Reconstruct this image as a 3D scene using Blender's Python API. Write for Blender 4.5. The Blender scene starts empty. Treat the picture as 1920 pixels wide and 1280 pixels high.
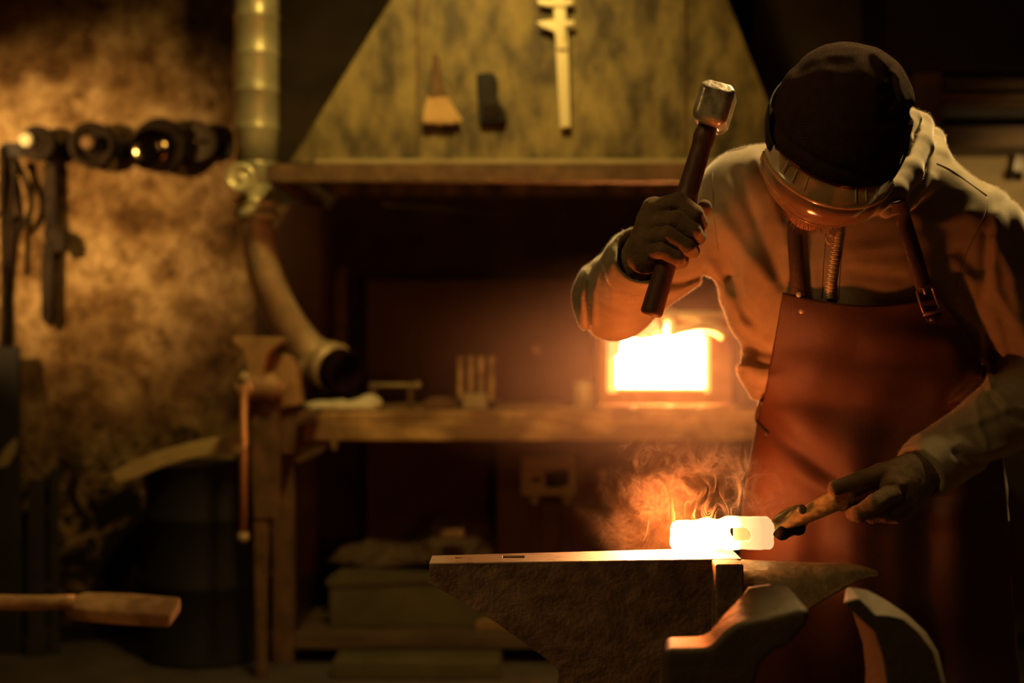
import bpy, bmesh, math, random
import numpy as np
from mathutils import Vector, Matrix
R = random.Random(7)
C = bpy.context.scene.collection
scn = bpy.context.scene

# ---------------- camera, light, exposure ----------------
F = 2666.667; CAM_H = 1.2
cam_d = bpy.data.cameras.new('camera'); cam = bpy.data.objects.new('camera', cam_d); C.objects.link(cam)
cam.location = (0, 0, CAM_H); cam.rotation_euler = (math.pi/2, 0, 0)
cam_d.lens = 50; cam_d.sensor_width = 36; cam_d.clip_start = .05
cam_d.dof.use_dof = True; cam_d.dof.focus_distance = 2.5; cam_d.dof.aperture_fstop = 1.9
scn.camera = cam
scn.view_settings.view_transform = 'Standard'; scn.view_settings.look = 'None'
scn.view_settings.exposure = 0.0; scn.view_settings.gamma = 1; scn.view_settings.use_curve_mapping = False
w = bpy.data.worlds.new('World'); scn.world = w; w.use_nodes = True
w.node_tree.nodes['Background'].inputs[0].default_value = (.02, .012, .004, 1)
w.node_tree.nodes['Background'].inputs[1].default_value = .15
try:
    cy = scn.cycles
    cy.use_denoising = True; cy.max_bounces = 6; cy.diffuse_bounces = 3; cy.glossy_bounces = 3
    cy.transmission_bounces = 6; cy.transparent_max_bounces = 12; cy.volume_bounces = 0
    cy.sample_clamp_indirect = 4; cy.caustics_reflective = False; cy.caustics_refractive = False
    cy.volume_step_rate = 1.0; cy.volume_max_steps = 128
except Exception as e:
    print(e)

def P(px, py, Y):
    return Vector(((px-960)/F*Y, Y, CAM_H-(py-640)/F*Y))

def area(name, loc, target, size, power, col, spread=180, shape='DISK', size_y=None):
    l = bpy.data.lights.new(name, 'AREA'); l.shape = shape; l.size = size
    if size_y: l.size_y = size_y
    l.energy = power; l.color = col; l.spread = math.radians(spread)
    o = bpy.data.objects.new(name, l); C.objects.link(o); o.location = loc
    o.rotation_euler = (Vector(target)-Vector(loc)).to_track_quat('-Z', 'Y').to_euler()
    return o
def spot(name, loc, target, power, col, size=.05, angle=60, blend=.6):
    l = bpy.data.lights.new(name, 'SPOT'); l.shadow_soft_size = size; l.energy = power; l.color = col
    l.spot_size = math.radians(angle); l.spot_blend = blend
    o = bpy.data.objects.new(name, l); C.objects.link(o); o.location = loc
    o.rotation_euler = (Vector(target)-Vector(loc)).to_track_quat('-Z', 'Y').to_euler()
    return o
YEL = (1, .66, .26)
spot('wall_spot_lamp', (-2.75, 4.3, 1.98), (-1.88, 5.8, 1.74), 300, (1, .58, .19), .03, 52, 1)
area('ceiling_lamp', (1.15, 3.2, 3.1), (.7, 2.7, 1.2), .35, 25, (1, .68, .26), 110)
spot('hood_lamp', (-.1, 3.5, 2.9), (-.22, 5.0, 1.80), 104, (1, .66, .17), .10, 92, .9)
area('front_fill_light', (-1.3, 1.0, 2.95), (.5, 2.6, 1.2), .6, 5.0, (1, .62, .20), 130)  # added soft fill from the front left, no window stands there
spot('side_fill_spot', (-1.5, 1.5, 1.55), (-.12, 2.5, .72), 38, (1, .50, .17), .05, 25, 1)  # spot added to brighten the left side of the anvil
spot('board_fill_spot', (2.5, 4.7, 1.7), (2.05, 5.86, 1.85), 36, (1, .66, .25), .05, 50, .8)  # spot added to brighten the tool board at the right

# ---------------- materials ----------------
def _in(n, k, v):
    if k in n.inputs: n.inputs[k].default_value = v
def mat(name, col, rough=.7, metal=0, col2=None, scale=8, bump=0, bscale=40, detail=6, sheen=0, emit=None,
        estr=0, col3=None, w3=.3, dist=.01, stretch=None, lo=.35, hi=.65, trans=0, alpha=1, rvar=0, spec=.5, coat=0):
    m = bpy.data.materials.new(name); m.use_nodes = True; nt = m.node_tree; N = nt.nodes; L = nt.links
    b = N['Principled BSDF']
    c4 = lambda c: (c[0], c[1], c[2], 1)
    _in(b, 'Base Color', c4(col)); _in(b, 'Roughness', rough); _in(b, 'Metallic', metal); _in(b, 'Specular IOR Level', spec)
    if sheen: _in(b, 'Sheen Weight', sheen); _in(b, 'Sheen Roughness', .35); _in(b, 'Sheen Tint', (1, .9, .75, 1))
    if trans: _in(b, 'Transmission Weight', trans)
    if coat: _in(b, 'Coat Weight', coat)
    if emit: _in(b, 'Emission Color', c4(emit)); _in(b, 'Emission Strength', estr)
    tc = N.new('ShaderNodeTexCoord'); src = tc.outputs['Object']
    if stretch:
        mp = N.new('ShaderNodeMapping'); mp.inputs['Scale'].default_value = stretch; L.new(src, mp.inputs['Vector']); src = mp.outputs[0]
    if col2:
        n = N.new('ShaderNodeTexNoise'); n.inputs['Scale'].default_value = scale; n.inputs['Detail'].default_value = detail
        n.inputs['Roughness'].default_value = .6
        L.new(src, n.inputs['Vector'])
        r = N.new('ShaderNodeValToRGB'); L.new(n.outputs[0], r.inputs[0])
        r.color_ramp.elements[0].position = lo; r.color_ramp.elements[0].color = c4(col)
        r.color_ramp.elements[1].position = hi; r.color_ramp.elements[1].color = c4(col2)
        if col3:
            e = r.color_ramp.elements.new(w3); e.color = c4(col3)
        L.new(r.outputs[0], b.inputs['Base Color'])
        if rvar:
            ma = N.new('ShaderNodeMath'); ma.operation = 'MULTIPLY_ADD'; ma.inputs[1].default_value = rvar; ma.inputs[2].default_value = rough-rvar*.5
            L.new(n.outputs[0], ma.inputs[0]); L.new(ma.outputs[0], b.inputs['Roughness'])
    if bump:
        n2 = N.new('ShaderNodeTexNoise'); n2.inputs['Scale'].default_value = bscale; n2.inputs['Detail'].default_value = 5
        L.new(src, n2.inputs['Vector'])
        bp = N.new('ShaderNodeBump'); bp.inputs['Strength'].default_value = bump; bp.inputs['Distance'].default_value = dist
        L.new(n2.outputs[0], bp.inputs['Height']); L.new(bp.outputs[0], b.inputs['Normal'])
    return m
M = {}
M['iron'] = mat('dark_iron', (.010, .006, .004), .6, .1, (.028, .018, .010), 14, .2, 60, spec=.05)
M['black'] = mat('soot_black', (.010, .008, .006), .75, .1, (.02, .015, .01), 9, .3, 40)
M['steel'] = mat('bright_steel', (.42, .38, .30), .35, .5, (.20, .17, .12), 22, .25, 70, rvar=.3)
M['galv'] = mat('galvanised_sheet', (.85, .78, .46), .36, .45, (.50, .45, .27), 7, .15, 20, rvar=.2)
M['flex'] = mat('flexible_duct_foil', (.80, .62, .36), .45, .3, (.50, .37, .2), 12, .35, 60)
M['wood'] = mat('old_timber', (.055, .033, .016), .8, 0, (.12, .072, .032), 9, .5, 30, stretch=(.3, 1, 1))
M['beam'] = mat('bench_timber', (.22, .12, .045), .75, 0, (.60, .38, .15), 9, .5, 30, stretch=(.6, 1, 1), lo=.45, hi=.66)
M['hood'] = mat('sooty_sheet_metal', (.055, .038, .012), .6, .3, (.30, .225, .08), 7, .3, 18, detail=9, stretch=(1.6, 1, .8), rvar=.3, lo=.36, hi=.66)
M['rust'] = mat('rusted_steel', (.10, .055, .025), .7, .4, (.20, .11, .05), 12, .4, 50)
M['green'] = mat('green_paint', (.065, .055, .018), .6, 0, (.095, .082, .03), 7, .2, 20)
M['hoodie'] = mat('hoodie_fleece', (.35, .28, .175), .95, 0, (.42, .34, .22), 30, .35, 700, sheen=.9, dist=.0015, spec=.1)
M['seam'] = mat('hoodie_stitching', (.30, .25, .16), .95, 0, sheen=.3)
M['wool'] = mat('dark_knit_wool', (.046, .022, .011), 1, 0, (.062, .032, .016), 60, .6, 500, sheen=.06, dist=.002, spec=.05)
M['skin'] = mat('skin', (.52, .27, .17), .5, 0, (.60, .33, .22), 25, .15, 300, dist=.001)
M['hair'] = mat('beard_hair', (.42, .20, .10), .6)
M['jaw'] = mat('orange_rust_jaw', (.30, .17, .07), .55, .2, (.48, .28, .12), 12, .3, 50)
M['leather'] = mat('apron_leather', (.072, .024, .010), .62, 0, (.105, .038, .016), 9, .3, 160, dist=.002, rvar=.25, col3=(.038, .013, .006), w3=.3)
M['strap'] = mat('strap_leather', (.055, .028, .015), .6, 0, (.08, .038, .02), 14, .2, 120)
M['glove'] = mat('knit_glove', (.17, .105, .05), .92, 0, (.25, .16, .08), 28, .5, 900, sheen=.35, dist=.0015, spec=.2)
M['trouser'] = mat('work_trousers', (.06, .035, .02), .95, 0, (.085, .05, .03), 12, .3, 200, sheen=.3)
M['handle'] = mat('hickory_handle', (.10, .042, .018), .5, 0, (.16, .075, .035), 16, .15, 60, stretch=(3, 3, .5))
M['brass'] = mat('zip_metal', (.85, .66, .42), .4, .15)
M['chrome'] = mat('buckle_steel', (.42, .28, .18), .3, .4)
M['white_cloth'] = mat('pale_rag', (.85, .78, .55), .9, 0, (.65, .58, .38), 20, .4, 60)
M['concrete'] = mat('floor_concrete', (.05, .038, .025), .85, 0, (.09, .07, .045), 5, .4, 25)
M['dimwall'] = mat('sooty_brick', (.035, .022, .012), .9, 0, (.075, .048, .025), 4, .6, 12)
M['panel'] = mat('recess_back_panel', (.085, .042, .018), .85, 0, (.13, .065, .028), 3, .3, 15)
M['darkpanel'] = mat('dark_cabinet', (.014, .009, .006), .8, 0, (.022, .014, .008), 5)
M['olive'] = mat('olive_wall', (.075, .058, .022), .9, 0, (.11, .085, .035), 4, .4, 15)
M['cal'] = mat('caliper_steel', (.75, .64, .36), .4, .15)
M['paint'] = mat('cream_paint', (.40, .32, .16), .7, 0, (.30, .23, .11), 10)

def wall_mat():
    m = bpy.data.materials.new('rough_lime_plaster'); m.use_nodes = True; nt = m.node_tree; N = nt.nodes; L = nt.links
    b = N['Principled BSDF']; b.inputs['Roughness'].default_value = .95; _in(b, 'Specular IOR Level', .15)
    tc = N.new('ShaderNodeTexCoord')
    def noise(s, d, rgh=.6, dist=0):
        n = N.new('ShaderNodeTexNoise'); n.inputs['Scale'].default_value = s; n.inputs['Detail'].default_value = d
        n.inputs['Roughness'].default_value = rgh; n.inputs['Distortion'].default_value = dist
        L.new(tc.outputs['Object'], n.inputs['Vector']); return n
    n1 = noise(2.6, 8, .62, .4); n2 = noise(11, 8, .7, .3); n3 = noise(55, 4)
    def ramp(n, pts):
        r = N.new('ShaderNodeValToRGB'); L.new(n.outputs[0], r.inputs[0])
        while len(r.color_ramp.elements) < len(pts): r.color_ramp.elements.new(.5)
        for e, (p, c) in zip(r.color_ramp.elements, pts): e.position = p; e.color = (*c, 1)
        return r
    r1 = ramp(n1, [(.35, (.15, .08, .03)), (.47, (.38, .23, .095)), (.60, (.72, .50, .25))])
    r2 = ramp(n2, [(.30, (.16, .13, .10)), (.44, (.62, .56, .5)), (.6, (1, 1, 1))])
    mx = N.new('ShaderNodeMix'); mx.data_type = 'RGBA'; mx.blend_type = 'MULTIPLY'; mx.inputs['Factor'].default_value = 1
    L.new(r1.outputs[0], mx.inputs['A']); L.new(r2.outputs[0], mx.inputs['B'])
    # peeled, sooty lower wall
    sx = N.new('ShaderNodeSeparateXYZ'); L.new(tc.outputs['Object'], sx.inputs[0])
    n4 = noise(6.5, 9, .72, .8)
    mr = N.new('ShaderNodeMapRange'); mr.inputs['From Min'].default_value = 1.35; mr.inputs['From Max'].default_value = .55
    mr.inputs['To Min'].default_value = -.28; mr.inputs['To Max'].default_value = .10
    L.new(sx.outputs['Z'], mr.inputs['Value'])
    ad = N.new('ShaderNodeMath'); ad.operation = 'ADD'; L.new(n4.outputs[0], ad.inputs[0]); L.new(mr.outputs[0], ad.inputs[1])
    r4 = N.new('ShaderNodeValToRGB'); L.new(ad.outputs[0], r4.inputs[0])
    r4.color_ramp.elements[0].position = .50; r4.color_ramp.elements[0].color = (0, 0, 0, 1)
    r4.color_ramp.elements[1].position = .58; r4.color_ramp.elements[1].color = (1, 1, 1, 1)
    m2 = N.new('ShaderNodeMix'); m2.data_type = 'RGBA'; L.new(r4.outputs[0], m2.inputs['Factor'])
    L.new(mx.outputs['Result'], m2.inputs['A']); m2.inputs['B'].default_value = (.02, .012, .007, 1)
    L.new(m2.outputs['Result'], b.inputs['Base Color'])
    a2 = N.new('ShaderNodeMath'); a2.operation = 'ADD'; L.new(n2.outputs[0], a2.inputs[0]); L.new(n3.outputs[0], a2.inputs[1])
    bp = N.new('ShaderNodeBump'); bp.inputs['Strength'].default_value = .9; bp.inputs['Distance'].default_value = .05
    L.new(a2.outputs[0], bp.inputs['Height']); L.new(bp.outputs[0], b.inputs['Normal'])
    return m
M['plaster'] = wall_mat()
def knit(m, s=420, st=.5):
    nt = m.node_tree; N = nt.nodes; L = nt.links; b = N['Principled BSDF']; tc = N['Texture Coordinate']
    wv = N.new('ShaderNodeTexWave'); wv.inputs['Scale'].default_value = s; wv.inputs['Distortion'].default_value = .6; wv.bands_direction = 'DIAGONAL'; L.new(tc.outputs['Object'], wv.inputs['Vector'])
    bp = N.new('ShaderNodeBump'); bp.inputs['Strength'].default_value = st; bp.inputs['Distance'].default_value = .002; L.new(wv.outputs[0], bp.inputs['Height'])
    old = b.inputs['Normal'].links
    if old: L.new(old[0].from_socket, bp.inputs['Normal'])
    L.new(bp.outputs[0], b.inputs['Normal'])
knit(M['wool'], 150, .35); knit(M['glove'], 190, .25)

# ---------------- object helpers ----------------
def build(name, vs, fs, m, parent=None, smooth=False, bevel=0, seg=2, autos=None, solid=0, sub=0):
    me = bpy.data.meshes.new(name); me.from_pydata([tuple(v) for v in vs], [], fs); me.update()
    bm = bmesh.new(); bm.from_mesh(me); bmesh.ops.recalc_face_normals(bm, faces=bm.faces[:]); bm.to_mesh(me); bm.free()
    o = bpy.data.objects.new(name, me); C.objects.link(o)
    if m: me.materials.append(m)
    if smooth: me.shade_smooth()
    if solid: s = o.modifiers.new('s', 'SOLIDIFY'); s.thickness = solid; s.offset = 0
    if bevel:
        b = o.modifiers.new('b', 'BEVEL'); b.width = bevel; b.segments = seg; b.limit_method = 'ANGLE'; b.angle_limit = math.radians(35)
        me.shade_smooth()
        try: wn = o.modifiers.new('w', 'WEIGHTED_NORMAL'); wn.keep_sharp = True
        except Exception: pass
    if sub: s = o.modifiers.new('u', 'SUBSURF'); s.levels = s.render_levels = sub
    if parent: attach(o, parent)
    return o
def wloc(p):
    l = Vector(p.location)
    while p.parent: p = p.parent; l = l  # parents keep world placement through inverse matrices
    return l
def attach(o, p):
    bpy.context.view_layer.update()
    mw = o.matrix_world.copy(); o.parent = p; o.matrix_parent_inverse = p.matrix_world.inverted(); o.matrix_world = mw
def tag(o, label=None, cat=None, group=None, kind=None):
    if label: o['label'] = label
    if cat: o['category'] = cat
    if group: o['group'] = group
    if kind: o['kind'] = kind
    return o
def thing(name, label, cat, loc, group=None):
    o = bpy.data.objects.new(name, None); C.objects.link(o); o.location = loc; o.empty_display_size = .05
    bpy.context.view_layer.update()
    return tag(o, label, cat, group)
class MB:
    def __init__(s): s.v = []; s.f = []
    def add(s, v, f):
        n = len(s.v); s.v += [Vector(x) for x in v]; s.f += [tuple(i+n for i in q) for q in f]; return s
    def box(s, x0, x1, y0, y1, z0, z1, mtx=None):
        v = [Vector(p) for p in ((x0,y0,z0),(x1,y0,z0),(x1,y1,z0),(x0,y1,z0),(x0,y0,z1),(x1,y0,z1),(x1,y1,z1),(x0,y1,z1))]
        if mtx: v = [mtx @ p for p in v]
        return s.add(v, [(0,3,2,1),(4,5,6,7),(0,1,5,4),(1,2,6,5),(2,3,7,6),(3,0,4,7)])
    def tube(s, pts, rad, n=16, cap=True, ell=None):
        pts = [Vector(p) for p in pts]; k = len(pts)
        if not hasattr(rad, '__len__'): rad = [rad]*k
        v = []; up = None
        for i, p in enumerate(pts):
            d = (pts[min(i+1, k-1)]-pts[max(i-1, 0)]).normalized()
            if up is None: up = Vector((0, 0, 1)) if abs(d.z) < .9 else Vector((0, 1, 0))
            a = d.cross(up).normalized(); b = a.cross(d).normalized(); up = b
            ex, ey = ell if ell else (1, 1)
            for j in range(n):
                t = 2*math.pi*j/n
                v.append(p + (a*math.cos(t)*ex + b*math.sin(t)*ey)*rad[i])
        f = [(i*n+j, i*n+(j+1) % n, (i+1)*n+(j+1) % n, (i+1)*n+j) for i in range(k-1) for j in range(n)]
        if cap: f += [tuple(range(n))[::-1], tuple((k-1)*n+j for j in range(n))]
        return s.add(v, f)
    def lathe(s, origin, axis, prof, n=32):
        """prof: list of (distance along axis, radius)"""
        axis = Vector(axis).normalized(); o = Vector(origin)
        a = axis.orthogonal().normalized(); b = axis.cross(a)
        v = []; k = len(prof)
        for h, r in prof:
            for j in range(n):
                t = 2*math.pi*j/n; v.append(o+axis*h+(a*math.cos(t)+b*math.sin(t))*max(r, 1e-5))
        f = [(i*n+j, i*n+(j+1) % n, (i+1)*n+(j+1) % n, (i+1)*n+j) for i in range(k-1) for j in range(n)]
        f += [tuple(range(n))[::-1], tuple((k-1)*n+j for j in range(n))]
        return s.add(v, f)
    def ruled(s, A, B):
        n = len(A)
        return s.add(list(A)+list(B), [tuple(range(n)), tuple(range(2*n-1, n-1, -1))]+[(i, (i+1) % n, n+(i+1) % n, n+i) for i in range(n)])
    def prism(s, poly, y0, y1):
        """poly in pixels taken at depth y0, pushed back to y1 keeping real size"""
        A = [P(x, y, y0) for x, y in poly]; B = [Vector((p.x, y1, p.z)) for p in A]
        return s.ruled(A, B)
    def o(s, name, m, parent=None, **k): return build(name, s.v, s.f, m, parent, **k)
def catmull(pts, n=8):
    pts = [Vector(p) for p in pts]; q = [pts[0]*2-pts[1]]+pts+[pts[-1]*2-pts[-2]]; out = []
    for i in range(1, len(q)-2):
        for j in range(n):
            t = j/n; a, b, c, d = q[i-1:i+3]
            out.append(.5*((2*b)+(c-a)*t+(2*a-5*b+4*c-d)*t*t+(3*b-3*c+d-a)*t**3))
    out.append(pts[-1]); return out
def copy_tree(o, parent=None):
    c = o.copy(); C.objects.link(c)
    if parent: c.parent = parent
    for ch in list(o.children): copy_tree(ch, c)
    return c

# ---------------- distance fields turned into meshes ----------------
def V3(p): return np.array(p, dtype=np.float32)
def cap(G, a, b, ra, rb=None):
    if rb is None: rb = ra
    a = V3(a); b = V3(b); ba = b-a; X, Y, Z = G
    px, py, pz = X-a[0], Y-a[1], Z-a[2]
    h = np.clip((px*ba[0]+py*ba[1]+pz*ba[2])/float(ba@ba+1e-12), 0, 1)
    return np.sqrt((px-ba[0]*h)**2+(py-ba[1]*h)**2+(pz-ba[2]*h)**2)-(ra+(rb-ra)*h)
def caps(G, pts, rad, k=.01):
    d = None
    for i in range(len(pts)-1):
        r0, r1 = (rad[i], rad[i+1]) if hasattr(rad, '__len__') else (rad, rad)
        e = cap(G, pts[i], pts[i+1], r0, r1); d = e if d is None else smin(d, e, k)
    return d
def local(G, c, Rm):
    c = V3(c); X, Y, Z = G; x, y, z = X-c[0], Y-c[1], Z-c[2]
    if Rm is None: return x, y, z
    Rm = np.array(Rm, dtype=np.float32)   # rows: local axes
    return tuple(Rm[i, 0]*x+Rm[i, 1]*y+Rm[i, 2]*z for i in range(3))
def ell(G, c, r, Rm=None):
    x, y, z = local(G, c, Rm)
    k0 = np.sqrt((x/r[0])**2+(y/r[1])**2+(z/r[2])**2)
    k1 = np.sqrt((x/r[0]**2)**2+(y/r[1]**2)**2+(z/r[2]**2)**2)+1e-9
    return k0*(k0-1)/k1
def rbox(G, c, h, r, Rm=None):
    x, y, z = local(G, c, Rm)
    qx, qy, qz = np.abs(x)-h[0]+r, np.abs(y)-h[1]+r, np.abs(z)-h[2]+r
    return np.sqrt(np.maximum(qx, 0)**2+np.maximum(qy, 0)**2+np.maximum(qz, 0)**2)+np.minimum(np.maximum(qx, np.maximum(qy, qz)), 0)-r
def smin(a, b, k=.01):
    h = np.maximum(k-np.abs(a-b), 0)/k
    return np.minimum(a, b)-h*h*k*.25
def smax(a, b, k=.01): return -smin(-a, -b, k)
def polyd(px, pz, pts):
    """distance in pixels to a polyline drawn in the picture's x,y"""
    d = None
    for (ax, ay), (bx, by) in zip(pts[:-1], pts[1:]):
        bax, bay = bx-ax, by-ay
        h = np.clip(((px-ax)*bax+(pz-ay)*bay)/(bax*bax+bay*bay+1e-9), 0, 1)
        e = np.sqrt((px-ax-bax*h)**2+(pz-ay-bay*h)**2); d = e if d is None else np.minimum(d, e)
    return d
def snoise(G, s, seed=0):
    X, Y, Z = G; r = np.random.RandomState(seed); out = 0
    for i in range(5):
        k = r.normal(size=3)*s; ph = r.rand()*6.28; k2 = r.normal(size=3)*s; ph2 = r.rand()*6.28
        out = out+np.sin(k[0]*X+k[1]*Y+k[2]*Z+ph+1.3*np.sin(k2[0]*X+k2[1]*Y+k2[2]*Z+ph2))
    return out/5
def nets(fn, lo, hi, h):
    lo = np.array(lo, float); hi = np.array(hi, float)
    ax = [np.arange(lo[i], hi[i]+h, h, dtype=np.float32) for i in range(3)]
    G = np.meshgrid(*ax, indexing='ij', sparse=True)
    D = np.asarray(fn(G), dtype=np.float32); D = np.broadcast_to(D, tuple(len(a) for a in ax))
    S = D < 0; nx, ny, nz = D.shape
    cnt = np.zeros((nx-1, ny-1, nz-1), np.int8)
    cs = [(i, j, k) for i in (0, 1) for j in (0, 1) for k in (0, 1)]
    for i, j, k in cs: cnt += S[i:nx-1+i, j:ny-1+j, k:nz-1+k]
    idx = np.argwhere((cnt > 0) & (cnt < 8)); cid = -np.ones(cnt.shape, np.int32); cid[tuple(idx.T)] = np.arange(len(idx))
    pos = np.zeros((len(idx), 3)); num = np.zeros(len(idx))
    for i, j, k in cs:
        for a in range(3):
            if (i, j, k)[a]: continue
            o1 = np.array((i, j, k)); o2 = o1.copy(); o2[a] = 1
            p1 = idx+o1; p2 = idx+o2; d1 = D[tuple(p1.T)]; d2 = D[tuple(p2.T)]
            m = (d1 < 0) != (d2 < 0); t = np.where(m, d1/(d1-d2+1e-12*(d1 == d2)), 0)
            q = o1[None, :]+np.zeros((len(idx), 3)); q[:, a] = t
            pos[m] += q[m]; num[m] += 1
    v = lo+(idx+pos/num[:, None])*h
    faces = []
    for a in range(3):
        b, c = (a+1) % 3, (a+2) % 3
        sl0 = [slice(None)]*3; sl1 = [slice(None)]*3; sl0[a] = slice(0, -1); sl1[a] = slice(1, None)
        for s in (sl0, sl1):
            s[b] = slice(1, -1); s[c] = slice(1, -1)
        A = S[tuple(sl0)]; B = S[tuple(sl1)]
        e = np.argwhere(A != B); off = np.zeros(3, int); off[b] = 1; off[c] = 1; e = e+off
        inside = S[tuple(e.T)]
        def cell(db, dc):
            q = e.copy(); q[:, b] += db; q[:, c] += dc; return cid[tuple(q.T)]
        f = np.stack([cell(-1, -1), cell(0, -1), cell(0, 0), cell(-1, 0)], 1)
        f[~inside] = f[~inside][:, ::-1]; faces.append(f)
    return v, np.concatenate(faces)
def field(name, fn, lo, hi, h, m, parent=None, smooth=0):
    v, f = nets(fn, lo, hi, h)
    me = bpy.data.meshes.new(name); me.vertices.add(len(v)); me.vertices.foreach_set('co', v.astype(np.float32).ravel())
    me.loops.add(len(f)*4); me.loops.foreach_set('vertex_index', f.astype(np.int32).ravel())
    me.polygons.add(len(f)); me.polygons.foreach_set('loop_start', np.arange(0, len(f)*4, 4, dtype=np.int32))
    me.update(calc_edges=True); me.validate()
    o = bpy.data.objects.new(name, me); C.objects.link(o); me.materials.append(m); me.shade_smooth()
    if smooth:
        s = o.modifiers.new('s', 'SMOOTH'); s.factor = .5; s.iterations = smooth
    if parent: attach(o, parent)
    return o
def bb(pts, pad):
    a = np.array([tuple(p) for p in pts]); return a.min(0)-pad, a.max(0)+pad
def topx(G):
    """picture coordinates of points in space"""
    X, Y, Z = G
    return X/Y*F+960, 640-(Z-CAM_H)/Y*F

def fuzz(name, src, n, length, width, m, parent, seed=1, keep=None, lean=.7):
    """short fibres standing on a surface, one slim triangle each, all in one mesh"""
    me = src.data; nv = len(me.vertices); co = np.empty(nv*3, np.float32); me.vertices.foreach_get('co', co); co = co.reshape(-1, 3)
    no = np.empty(nv*3, np.float32); me.vertices.foreach_get('normal', no); no = no.reshape(-1, 3)
    rs = np.random.RandomState(seed)
    if keep is not None:
        k = keep(co, no); co, no = co[k], no[k]
    i = rs.randint(0, len(co), n); p = co[i]+rs.normal(size=(n, 3)).astype(np.float32)*.0015; g = no[i]+rs.normal(size=(n, 3))*lean*.6
    g /= np.linalg.norm(g, axis=1)[:, None]; s = np.cross(g, rs.normal(size=(n, 3))); s /= np.linalg.norm(s, axis=1)[:, None]+1e-9
    L_ = length*rs.uniform(.5, 1, (n, 1)); p = p-no[i]*.0012
    v = np.stack([p-s*width/2, p+s*width/2, p+g*(L_+.0012)], 1).reshape(-1, 3).astype(np.float32)
    fm_ = bpy.data.meshes.new(name); fm_.vertices.add(3*n); fm_.vertices.foreach_set('co', v.ravel()); fm_.loops.add(3*n)
    fm_.loops.foreach_set('vertex_index', np.arange(3*n, dtype=np.int32)); fm_.polygons.add(n); fm_.polygons.foreach_set('loop_start', np.arange(0, 3*n, 3, dtype=np.int32)); fm_.update(calc_edges=True)
    o = bpy.data.objects.new(name, fm_); C.objects.link(o); fm_.materials.append(m); o['kind'] = 'stuff'
    attach(o, parent); return o
def fibre_mat(name, col):
    m = bpy.data.materials.new(name); m.use_nodes = True; N = m.node_tree.nodes; L = m.node_tree.links; N.remove(N['Principled BSDF'])
    t = N.new('ShaderNodeBsdfTranslucent'); d_ = N.new('ShaderNodeBsdfDiffuse'); x = N.new('ShaderNodeMixShader'); t.inputs[0].default_value = d_.inputs[0].default_value = (*col, 1)
    x.inputs[0].default_value = .4; L.new(t.outputs[0], x.inputs[1]); L.new(d_.outputs[0], x.inputs[2]); L.new(x.outputs[0], N['Material Output'].inputs['Surface']); return m
# ================= THE ROOM =================
def struct(name, x0, x1, y0, y1, z0, z1, m):
    o = MB().box(x0, x1, y0, y1, z0, z1).o(name, m); o['kind'] = 'structure'; return o
struct('floor', -4.2, 4.2, -1.6, 6.3, -.1, 0, M['concrete'])
struct('ceiling', -4.2, 4.2, -1.6, 6.3, 3.4, 3.5, M['dimwall'])
struct('wall_back', -4.2, 4.2, 6.2, 6.3, 0, 3.4, M['dimwall'])
struct('wall_front', -4.2, 4.2, -1.6, -1.5, 0, 3.4, M['dimwall'])
struct('wall_left', -4.2, -4.1, -1.5, 6.2, 0, 3.4, M['dimwall'])
struct('wall_right', 4.1, 4.2, -1.5, 6.2, 0, 3.4, M['dimwall'])
struct('wall_plaster', -4.1, -1.02, 5.8, 6.2, 0, 3.4, M['plaster'])
struct('wall_recess', -.62, 1.35, 6.05, 6.2, 0, 1.46, M['panel'])
struct('wall_olive', 1.0, 1.46, 5.9, 6.2, 1.46, 3.4, M['olive'])

# ---- forge hood ----
hood = thing('forge_hood', 'big sooty sheet metal smoke hood over the forge bench', 'hood', (.1, 5.4, 1.76))
a = [P(545, 306, 4.95), P(1482, 306, 4.95)]
zt = 3.39; 
def hx(x0, y0, x1, y1, z, Y):   # where the sloping edge reaches height z
    p0 = P(x0, y0, Y); p1 = P(x1, y1, Y); t = (z-p0.z)/(p1.z-p0.z); return p0.x+(p1.x-p0.x)*t
lx = hx(545, 306, 735, 0, zt, 4.95); rx = hx(1482, 306, 1362, 0, zt, 4.95)
z0 = a[0].z
lo4 = [Vector((a[0].x, 4.95, z0)), Vector((a[1].x, 4.95, z0)), Vector((a[1].x, 6.04, z0)), Vector((a[0].x, 6.04, z0))]
hi4 = [Vector((lx, 4.95, zt)), Vector((rx, 4.95, zt)), Vector((rx, 5.9, zt)), Vector((lx, 5.9, zt))]
MB().add(lo4+hi4, [(0, 1, 5, 4), (1, 2, 6, 5), (2, 3, 7, 6), (3, 0, 4, 7)]).o('canopy', M['hood'], hood, solid=.008)
p0 = P(500, 341, 4.9); p1 = P(1500, 306, 4.9)
mb = MB().box(p0.x, p1.x, 4.9, 4.95, p0.z, p1.z-.002)
mb.box(p0.x, p0.x+.05, 4.951, 6.04, p0.z, p1.z-.002).box(p1.x-.05, p1.x, 4.951, 6.04, p0.z, p1.z-.002)
mb.o('rim_beam', M['rust'], hood, bevel=.004)
for x in (783, 1286):
    q = P(x, 305, 4.93); MB().box(q.x-.003, q.x+.003, 4.935, 4.949, z0, 3.35 if x < 1000 else 3.2).o('sheet_seam', M['rust'], hood)
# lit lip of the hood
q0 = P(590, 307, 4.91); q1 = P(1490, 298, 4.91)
MB().box(q0.x, q1.x, 4.905, 4.948, q0.z-.001, q1.z).o('lip_flange', M['paint'], hood, bevel=.003)

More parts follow.
